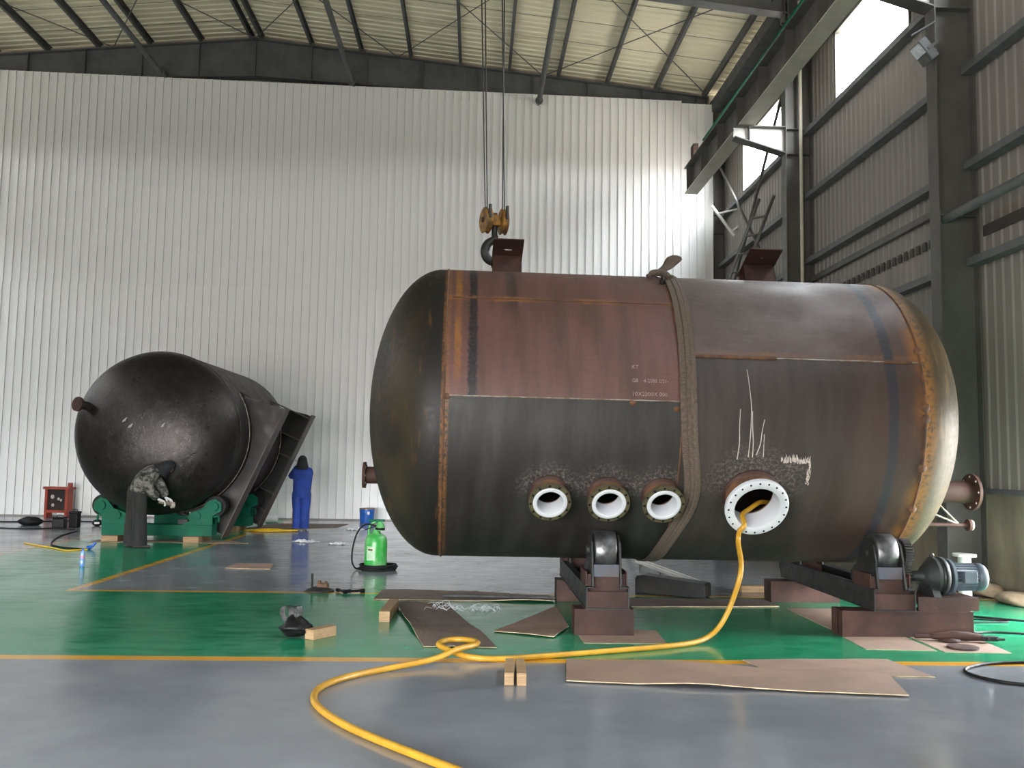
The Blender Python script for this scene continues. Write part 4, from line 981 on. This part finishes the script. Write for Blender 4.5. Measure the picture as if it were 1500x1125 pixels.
film(-2.55, 19.9, .22, .20, .06, 'pale crumpled scrap on the floor before the bucket', 9.)
stn = MB(); rs = random.Random(5); strip = next(o for o in bpy.data.objects if o.name.startswith('cardboard_sheet') and 'single timber' in o['label'])
bpy.context.view_layer.update()
def ground(x, y):           # height of the warped strip, or of the floor beside it
    hit, p, n_, f_ = strip.ray_cast(V((x-.05-strip.location.x, y+9.42-strip.location.y, 1)), V((0, 0, -1))); return (p.z if hit else 0.) + .003
for k in range(60):
    x0, y0 = rs.uniform(-.35, .35), rs.uniform(-.10, .10); a = rs.uniform(0, 2*pi); l = rs.uniform(.05, .16)
    q_ = [(x0, y0, 0.), (x0+l*.5*cos(a), y0+l*.5*sin(a), rs.uniform(.008, .045)), (x0+l*cos(a+.5), y0+l*sin(a+.5), 0.)]
    stn.tube([p + V((0, 0, max(0, ground(p.x, p.y)))) for p in smooth_path(q_, 6)], .0022, 4)
o_ = stn.build('plastic_shreds', M['film'], None, (-.05, 9.42, 0)); tag(o_, 'tangle of thin pale plastic shreds on the dark cardboard', 'plastic shreds', kind='stuff')

# ------------------------------------------------------------------ things by the wall on the left
rb = empty('control_cabinet', (-10.02, 22.55, 0), (0, 0, -.25)); M['red_paint'] = plain('faded_red_paint', (.32, .055, .030), (.22, .042, .026), 4, .5)
for s in (-1, 1): MB().box(s*.28-.035, s*.28+.035, -.10, .10, 0, .70).build('upright', M['red_paint'], rb)
MB().box(-.36, .36, -.12, .12, .68, .74).build('top_rail', M['red_paint'], rb); MB().box(-.28, .28, -.10, .10, .12, .18).build('bottom_rail', M['red_paint'], rb)
MB().box(-.25, .25, -.06, .06, .18, .68).build('panel', plain('dark_control_panel', (.03, .022, .02), (.02, .015, .014), 6, .4), rb)
for x, z, r in ((-.12, .50, .05), (.05, .45, .035), (.12, .42, .03), (-.1, .3, .04)): MB().cyl((x, -.075, z), (x, -.055, z), r, n=14).build('dial', M['lime'], rb)
MB().cyl((.30, 0, .74), (.30, 0, .84), .055, n=14).build('beacon', M['red_paint'], rb)
tag(rb, 'small red-framed control cabinet standing by the white wall', 'control box')
for x, y, w, d, h, rot, lab in ((-8.62, 19.5, .24, .22, .22, .1, 'squat black box on the grey floor before the red cabinet'), (-8.36, 19.62, .17, .18, .33, -.06, 'upright black box on the grey floor before the red cabinet')):
    e_ = empty('tool_box', (x, y, 0), (0, 0, rot)); MB().box(-w/2, w/2, -d/2, d/2, 0, h*.86).build('case', M['black_plastic'], e_, bev=.012)
    MB().box(-w/2-.006, w/2+.006, -d/2-.006, d/2+.006, h*.86, h).build('lid', M['black_rubber'], e_, bev=.01)
    MB().tube(smooth_path([(-w*.25, 0, h), (-w*.2, 0, h+.035), (w*.2, 0, h+.035), (w*.25, 0, h)], 4), .008, 6).build('handle', M['black_rubber'], e_)
    tag(e_, lab, 'box', 'black boxes by the cabinet')
bu = MB(); rings = []
for j in range(13):
    f = j/12; R_ = .13*sin(pi*min(.97, max(.03, f)))**.5
    rings.append([V((-.24+.48*f, R_*(1+.25*mnoise.noise(V((f*4, a, 1))))*cos(a)*1.1, max(.0, .085+R_*(1+.25*mnoise.noise(V((f*4, a, 7))))*sin(a)*.85))) for a in [2*pi*k/16 for k in range(16)]])
tag(bu.ring(rings).build('cloth_bundle', M['black_rubber'], None, (-9.43, 19.95, 0), (0, 0, .1)), 'low black cloth bundle on the floor beside the black boxes', 'bundle')
hm = empty('welding_mask', (-8.05, 20.0, 0), (0, 0, .4)); MB().ball((0, 0, .07), .11, .08, .075).build('shell', M['black_plastic'], hm); MB().box(-.06, .04, -.085, -.07, .05, .09).build('visor', M['white_plastic'], hm)
tag(hm, 'small black mask with pale visor right of the boxes', 'mask')
cn = empty('jerry_can', (-4.13, 21.55, 0)); MB().lathe([(.085, 0), (.09, .01), (.09, .26), (.07, .31), (.03, .33), (.03, .36)], n=18, caps=(True, True)).build('body', M['yellow_plastic'], cn)
MB().lathe([(.036, .35), (.036, .38), (.004, .381)], n=14, caps=(False, True)).build('cap', M['yellow_plastic'], cn); MB().tube(smooth_path([(-.07, 0, .29), (-.05, 0, .36), (.0, 0, .36)], 4), .012, 6).build('handle', M['yellow_plastic'], cn)
tag(cn, 'yellow plastic canister on the floor beside the blue worker', 'canister')
tag(MB().lathe([(.03, 0), (.085, 0), (.085, 0), (.085, .28), (.085, .28), (.03, .28), (.03, .28), (.03, 0)], (0, 0, .085), (1, .2, 0), 24).build('film_roll', M['white_plastic'], None, (-4.86, 21.7, 0)), 'white roll lying at the foot of the saddle plates', 'roll')

# ------------------------------------------------------------------ right-hand side details
po = empty('white_post', (5.69, 10.42, 0)); MB().cyl((0, 0, 0), (0, 0, .51), .072, n=24).build('pipe', M['white_and_sunlit'], po); MB().lathe([(.0, .50), (.13, .50), (.13, .50), (.13, .53), (.13, .53), (.0, .53)], n=28).build('flange', M['white_and_sunlit'], po)
tag(po, 'short white flanged post behind the electric motor', 'post')
M['sack'] = plain('tan_sackcloth', (.33, .25, .16), (.20, .15, .10), 5, .9, 0, .4, 25)
def sack(x, y, l, w, h, rot, label, seed):
    b = MB(); rings = []; n = 20
    for j in range(15):
        f = j/14; q = max(.12, sin(pi*f)**.45); ring = []
        for k in range(n):
            a = 2*pi*k/n; d = 1+.28*mnoise.noise(V((f*3+seed, cos(a)*1.3, sin(a)*1.3+seed)))
            ring.append(V((l*(f-.5), w*.5*q*d*cos(a), max(0, h*.45*q + h*.55*q*d*sin(a)))))
        rings.append(ring)
    tag(b.ring(rings).build('sack', M['sack'], None, (x, y, 0), (0, 0, rot)), label, 'sack', 'tan sacks along the plinth')
sack(6.18, 10.84, .62, .34, .16, 1.45, 'tan sack slumped at the foot of the column and plinth', 1.)
sack(6.16, 10.18, .62, .40, .14, 1.5, 'flat tan sack lying along the plastered plinth', 4.)
sack(6.16, 9.52, .56, .36, .12, 1.65, 'end tan sack by the side door', 8.)
fl_ = empty('floodlight', (5.74, 11.16, 6.90))
Mf = Mx.Rotation(radians(52), 4, 'Y')
hb = MB().box(-.15, .15, -.13, .13, -.06, .06, Mf); hb.build('housing', M['girt_grey'], fl_, bev=.008)
fr = MB().box(-.13, .02, -.112, .112, -.068, -.058, Mf); fr.build('lens', M['film'], fl_)
MB().box(.03, .15, -.09, .09, -.075, -.05, Mf).build('gear_cover', M['steel_grey'], fl_)
for s in (-1, 1): MB().box(-.02, .02, s*.135-.004, s*.135+.004, -.02, .16, Mf).build('bracket', M['steel_grey'], fl_)
MB().cyl((.02, 0, .06), (.19, .06, .06), .02, n=8).build('mounting_arm', M['steel_grey'], fl_)
MB().cyl((-.16, 0, .22), (.16, 0, .42), .014, n=8).build('conduit', M['girt_grey'], fl_)
tag(fl_, 'square grey floodlight tilted down on the steel column', 'floodlight')
tag(MB().cyl((6.05, 5.66, 4.74), (6.05, 11.345, 4.74), .062, n=16).build('brace_pipe', M['girt_grey']), 'thick grey pipe running from the column along the side wall', 'pipe')
tag(MB().cyl((6.19, 16.85, 0), (6.19, 16.85, 10.6), .034, n=12).build('rain_pipe', M['cream_steel']), 'thin pale vertical pipe beside the far column', 'pipe')
ld = empty('ladder', (2.77, 15.8, 0))
d = V((.95, .70, 2.12)).normalized(); rg = V((.66, -.75, 0)).normalized(); Ll = 8.05
for s in (-1, 1): MB().cyl(rg*(s*.17), rg*(s*.17)+d*Ll, .035, n=10).build('rail', M['steel_grey'], ld)
for k in range(1, 17): MB().cyl(d*(.47*k)-rg*.17, d*(.47*k)+rg*.17, .022, n=8).build('rung', M['steel_grey'], ld)
tag(ld, 'long steel ladder leaning up to the far window', 'ladder')
hr_ = empty('wall_bracket', (6.38, 22.1, 7.2))
MB().cyl((-.55, 0, .80), (.02, 0, .05), .04, n=8).build('arm', M['white_and_sunlit'], hr_)  # white colour stands in for sunlight falling on the bars
for z in (.62, .18): MB().cyl((-.40+.36*(.62-z)/.44, 0, z-.02), (.0, -.4, z), .025, n=8).build('stub', M['white_and_sunlit'], hr_)
tag(hr_, 'slanting bracket with two stubs in the far corner, sunlight painted on as white', 'bracket')
for (ya, za, yb_, zb, l_) in ((17.3, 4.3, 22.9, 9.4, 'rising'), (17.3, 9.4, 22.9, 4.3, 'falling')):
    tag(MB().cyl((6.20 if l_ == 'rising' else 6.12, ya, za), (6.20 if l_ == 'rising' else 6.12, yb_, zb), .035, n=8).build('wall_brace', M['steel_grey']), 'dark diagonal brace %s away across the far bay' % l_, 'brace')
# ------------------------------------------------------------------ people
def skin(name, joints, edges, mat, parent=None, loc=None, rot=None, sub=2):
    """joints: [(xyz, radius or (rx, ry))]; one continuous surface grown over the skeleton"""
    me = bpy.data.meshes.new(name); me.from_pydata([j[0] for j in joints], edges, []); ob = bpy.data.objects.new(name, me); col.objects.link(ob)
    ob.modifiers.new('skin', 'SKIN'); ob.modifiers['skin'].use_smooth_shade = True
    for v, j in zip(me.skin_vertices[0].data, joints): v.radius = j[1] if isinstance(j[1], tuple) else (j[1], j[1]); v.use_root = False
    me.skin_vertices[0].data[0].use_root = True
    s = ob.modifiers.new('sub', 'SUBSURF'); s.levels = s.render_levels = sub
    bpy.context.view_layer.update()
    m2 = bpy.data.meshes.new_from_object(ob.evaluated_get(bpy.context.evaluated_depsgraph_get())); bpy.data.objects.remove(ob)
    m2.name = name; m2.materials.clear(); m2.materials.append(mat)
    for p in m2.polygons: p.use_smooth = True
    return link(name, m2, parent, loc, rot)
def glove(wrist, direction, palm_up, mat, parent, side=1):
    """palm, four unequal curled fingers and a thumb leaving the side of the palm"""
    d = V(direction).normalized(); nrm = V(palm_up); nrm = (nrm - d*nrm.dot(d)).normalized(); sd = d.cross(nrm)*side; w = V(wrist)
    b = MB(); rings = []
    for f, hw, ht in ((-.02, .026, .022), (.02, .034, .02), (.06, .042, .018), (.095, .040, .015)):
        rings.append([w + d*f + sd*hw*cos(a) + nrm*ht*sin(a) for a in [2*pi*k/12 for k in range(12)]])
    b.ring(rings)
    for i, (o, l) in enumerate(((-.030, .060), (-.010, .072), (.011, .067), (.031, .050))):
        p0 = w + d*.085 + sd*o; p1 = p0 + d*l*.45 - nrm*.012; p2 = p1 + d*l*.28 - nrm*.030; p3 = p2 - d*l*.05 - nrm*.026
        b.tube([p0, p1, p2, p3], [.0105, .010, .0095, .007], 8)
    p0 = w + d*.025 - sd*.030; b.tube([p0, p0 - sd*.030 + d*.025 - nrm*.01, p0 - sd*.030 + d*.055 - nrm*.025, p0 - sd*.018 + d*.075 - nrm*.034], [.013, .0125, .011, .008], 8)
    return b.build('glove', mat, parent)
def boots(pos, yaw, mat, parent):
    c, s = cos(yaw), sin(yaw); R_ = lambda x, y, z: V((pos[0]+x*c-y*s, pos[1]+x*s+y*c, pos[2]+z)); rings = []
    for f, w, h in ((-.085, .030, .07), (-.06, .040, .10), (.0, .042, .10), (.06, .044, .075), (.12, .046, .055), (.165, .036, .04), (.18, .018, .025)):
        rings.append([R_(f, w*cos(a), max(0, h*.5+h*.52*sin(a))) for a in [2*pi*k/12 for k in range(12)]])
    return MB().ring(rings).build('boot', mat, parent)
def camo():
    t = NT('camouflage_cloth'); n = t.noise(9, 3, .5); n2 = t.noise(13, 3, .5, t.scale(t.co(), (1, 1, 1.3)))
    c = t.mix(t.step(n, .47, .50), (.045, .046, .036), (.12, .115, .098)); c = t.mix(t.step(n2, .56, .58), c, (.016, .017, .014)); c = t.mix(t.step(n2, .40, .42, 1., 0.), c, (.17, .165, .15))
    t.set(c, .85); t.bump(t.noise(30, 4), .3); return t.m
M['skin'] = plain('skin', (.38, .22, .15), (.33, .19, .13), 6, .5); M['camo'] = camo()
M['trouser_grey'] = plain('dark_grey_trousers', (.020, .020, .019), (.013, .013, .013), 7, .9, 0, .5, 18, (1, 1, .25))
M['work_blue'] = plain('blue_work_cloth', (.012, .045, .26), (.010, .030, .17), 6, .85, 0, .5, 16, (1, 1, .5))
M['hood_black'] = plain('black_hood_cloth', (.010, .011, .015), (.006, .006, .008), 8, .85, 0, .3, 30)
M['boot_tan'] = plain('dusty_boot', (.20, .17, .13), (.12, .10, .08), 9, .8); M['boot_dark'] = plain('dark_boot', (.05, .045, .04), (.03, .028, .026), 9, .8)
M['glove_white'] = plain('white_cotton_glove', (.68, .68, .66), (.55, .55, .53), 14, .9)
def face_bits(b, c, f, upv):
    """nose, ears, brow and mouth added to the head"""
    f = V(f).normalized(); u = V(upv).normalized(); s = f.cross(u)
    b.ball(c + f*.098 - u*.015, .013, .013, .02, 8, 6)
    for k in (-1, 1): b.ball(c + s*k*.078 - u*.005, .012, .018, .028, 8, 6); b.ball(c + f*.086 + s*k*.032 + u*.018, .011, .011, .009, 8, 6)
    b.ball(c + f*.088 - u*.055, .012, .022, .007, 8, 6)

def worker(base, label, J, hands, bootspec, mats, face, headpos, upv, extra=None):
    """J: joint table in the person's own frame"""
    names = ['pelvis', 'waist', 'chest', 'neck', 'head', 'crown', 'shl', 'ell', 'wrl', 'shr', 'elr', 'wrr', 'hil', 'knl', 'anl', 'hir', 'knr', 'anr']
    rad = dict(pelvis=(.135, .10), waist=(.12, .09), chest=(.14, .10), neck=.055, head=(.078, .088), crown=(.06, .068), shl=.062, ell=.043, wrl=.030, shr=.062, elr=.043, wrr=.030, hil=.085, knl=.058, anl=.040, hir=.085, knr=.058, anr=.040)
    idx = {n: i for i, n in enumerate(names)}
    E = [('pelvis','waist'),('waist','chest'),('chest','neck'),('neck','head'),('head','crown'),('chest','shl'),('shl','ell'),('ell','wrl'),('chest','shr'),('shr','elr'),('elr','wrr'),('pelvis','hil'),('hil','knl'),('knl','anl'),('pelvis','hir'),('hir','knr'),('knr','anr')]
    body = skin('person', [(J[n], rad[n]) for n in names], [(idx[a], idx[b]) for a, b in E], M['skin'], None, base)
    fb = MB(); face_bits(fb, V(headpos), face, upv); fb.build('face', M['skin'], body)
    def cloth(name, sel, edges, grow, mat, over={}):
        ii = {n: i for i, n in enumerate(sel)}; jl = []
        for n in sel:
            r = over.get(n, rad.get(n)); g = grow; r = (r, r) if not isinstance(r, tuple) else r
            jl.append((J[n], (r[0]+g, r[1]+g)))
        return skin(name, jl, [(ii[a], ii[b]) for a, b in edges], mat, body)
    tr = MB(); tov = mats.get('tover', {}); hl, hr2 = V(J['hil']), V(J['hir']); pv = V(J['pelvis']); ax2 = (hr2-hl).normalized(); ay2 = V((0, 0, 1)).cross(ax2).normalized()
    half = (hr2-hl).length/2; rings = []
    for dz, gw, gd in ((.10, .085, .125), (.0, .11, .145), (-.06, .115, .145), (-.12, .105, .13)):
        c = V((pv.x, pv.y, pv.z+dz)); rings.append([c + ax2*cos(t)*(half+gw) + ay2*sin(t)*gd for t in [2*pi*k/20 for k in range(20)]])
    tr.ring(rings)
    for h, k_, a_ in (('hil', 'knl', 'anl'), ('hir', 'knr', 'anr')):
        p0, p1, p2 = V(J[h]), V(J[k_]), V(J[a_]); rk = tov.get(k_, .065)+.025; ra = tov.get(a_, .06)+.025; p3 = p2 + V((0, 0, -.045))
        pts = [p0+V((0, 0, .02)), p0.lerp(p1, .3), p0.lerp(p1, .7), p1, p1.lerp(p2, .4), p1.lerp(p2, .8), p3]; tr.tube(pts, [.118, .118, .108, rk, (rk*.5+ra*.5), ra, ra*1.04], 16)
    tr.build('trousers', mats['trousers'], body)
    jk = cloth('jacket', ['hem', 'waist', 'chest', 'collar', 'shl', 'ell', 'wrl', 'shr', 'elr', 'wrr'], [('hem','waist'),('waist','chest'),('chest','collar'),('chest','shl'),('shl','ell'),('ell','wrl'),('chest','shr'),('shr','elr'),('elr','wrr')], .030, mats['jacket'], {**dict(hem=(.165, .125), collar=.055, waist=(.145, .11), chest=(.165, .12)), **mats.get('jover', {})})
    hd = MB(); c = V(headpos); u = V(upv).normalized(); f = V(face).normalized(); s = f.cross(u); rings = []
    for k in range(9):
        th = pi*(.10+.62*k/8); rr = .118*sin(th) if k < 6 else .115+.02*(k-5); rings.append([c + u*(.125*cos(th) if k < 6 else .125*cos(th)-.03*(k-5)) + (s*cos(a)*rr*.86 + f*sin(a)*rr*(1.0 if sin(a) < .3 else .92)) - f*.012 for a in [2*pi*q/16 for q in range(16)]])
    hd.ring(rings, caps=(True, False)); h_ = hd.build('hood', M['hood_black'], body); md = h_.modifiers.new('t', 'SOLIDIFY'); md.thickness = .008
    for (p, d, n, sd) in hands: glove(p, d, n, M['glove_white'], body, sd)
    for p, yw in bootspec: boots(p, yw, mats['boot'], body)
    tag(body, label, 'person'); return body

# worker in camouflage, bent forward and to the right against the domed end
Jc = dict(pelvis=(.0, .0, .90), waist=(.06, .03, 1.02), hem=(-.01, .0, .76), chest=(.20, .10, 1.22), collar=(.27, .13, 1.30), neck=(.29, .14, 1.31), head=(.39, .18, 1.33), crown=(.47, .20, 1.33),
          shl=(.15, .18, 1.25), ell=(.31, .20, 1.02), wrl=(.40, .25, .82), shr=(.20, -.06, 1.24), elr=(.20, -.08, .97), wrr=(.34, .05, .80), hil=(-.06, .08, .84), knl=(-.09, .09, .46), anl=(-.10, .10, .09), hir=(.07, -.07, .84), knr=(.10, -.09, .46), anr=(.11, -.09, .09))
pc = worker((-5.60, 15.46, 0), 'worker in camouflage jacket bending to grind the black dome', Jc, [((.345, .055, .79), (.8, .3, -.35), (0, 0, 1), 1), ((.405, .24, .81), (.85, -.2, -.35), (0, 0, 1), -1)],
            [((-.10, .10, 0), .4), ((.11, -.09, 0), .2)], dict(trousers=M['trouser_grey'], jacket=M['camo'], boot=M['boot_dark'], tover=dict(anl=.092, anr=.095, knl=.085, knr=.088, hil=.105, hir=.105), jover=dict(elr=.062, ell=.062, wrr=.046, wrl=.046, hem=(.215, .175), waist=(.19, .15), chest=(.185, .14), collar=.085, shl=.075, shr=.075)), (.75, .35, -.55), (.41, .185, 1.33), (.75, .2, .55))
tl = empty('angle_grinder', (-5.17, 15.56, .715), (0, .2, .35))
MB().tube([(-.10, 0, .02), (0, 0, .02), (.10, 0, .02)], [.030, .034, .038], 12).build('body', M['boot_tan'], tl); MB().lathe([(.02, 0), (.055, 0), (.055, 0), (.05, .06), (.015, .07)], (.10, 0, .0), (1, .2, .2), 20, (True, True)).build('brush_head', M['lime'], tl)
tag(tl, 'hand grinder held by the worker in camouflage', 'grinder')
# worker in blue, back to us, arms raised to the saddle plate
Jb = dict(pelvis=(.0, .0, .80), waist=(.0, .02, .95), hem=(.0, .0, .72), chest=(-.005, .03, 1.17), collar=(-.01, .04, 1.29), neck=(-.01, .05, 1.31), head=(-.02, .07, 1.45), crown=(-.02, .07, 1.52),
          shl=(-.165, .05, 1.24), ell=(-.27, .12, 1.10), wrl=(-.135, .20, 1.36), shr=(.155, .05, 1.24), elr=(.12, .24, 1.14), wrr=(-.04, .30, 1.34), hil=(-.085, .0, .76), knl=(-.085, .01, .42), anl=(-.08, .0, .08), hir=(.085, .0, .76), knr=(.085, .01, .42), anr=(.085, .0, .08))
worker((-3.665, 19.66, 0), 'worker in blue overalls facing the tilted saddle, arms raised', Jb, [((-.135, .20, 1.36), (-.2, .25, .95), (.6, .2, 0), 1), ((-.04, .30, 1.34), (-.5, .2, .8), (.3, .5, 0), -1)],
       [((-.08, .02, 0), 2.2), ((.085, .02, 0), 1.7)], dict(trousers=M['work_blue'], jacket=M['work_blue'], boot=M['boot_tan'], tover=dict(anl=.066, anr=.066, knl=.070, knr=.070, hil=.085, hir=.085), jover=dict(hem=(.20, .14), waist=(.17, .12))), (-.3, .95, .05), (-.02, .07, 1.46), (0, 0, 1))
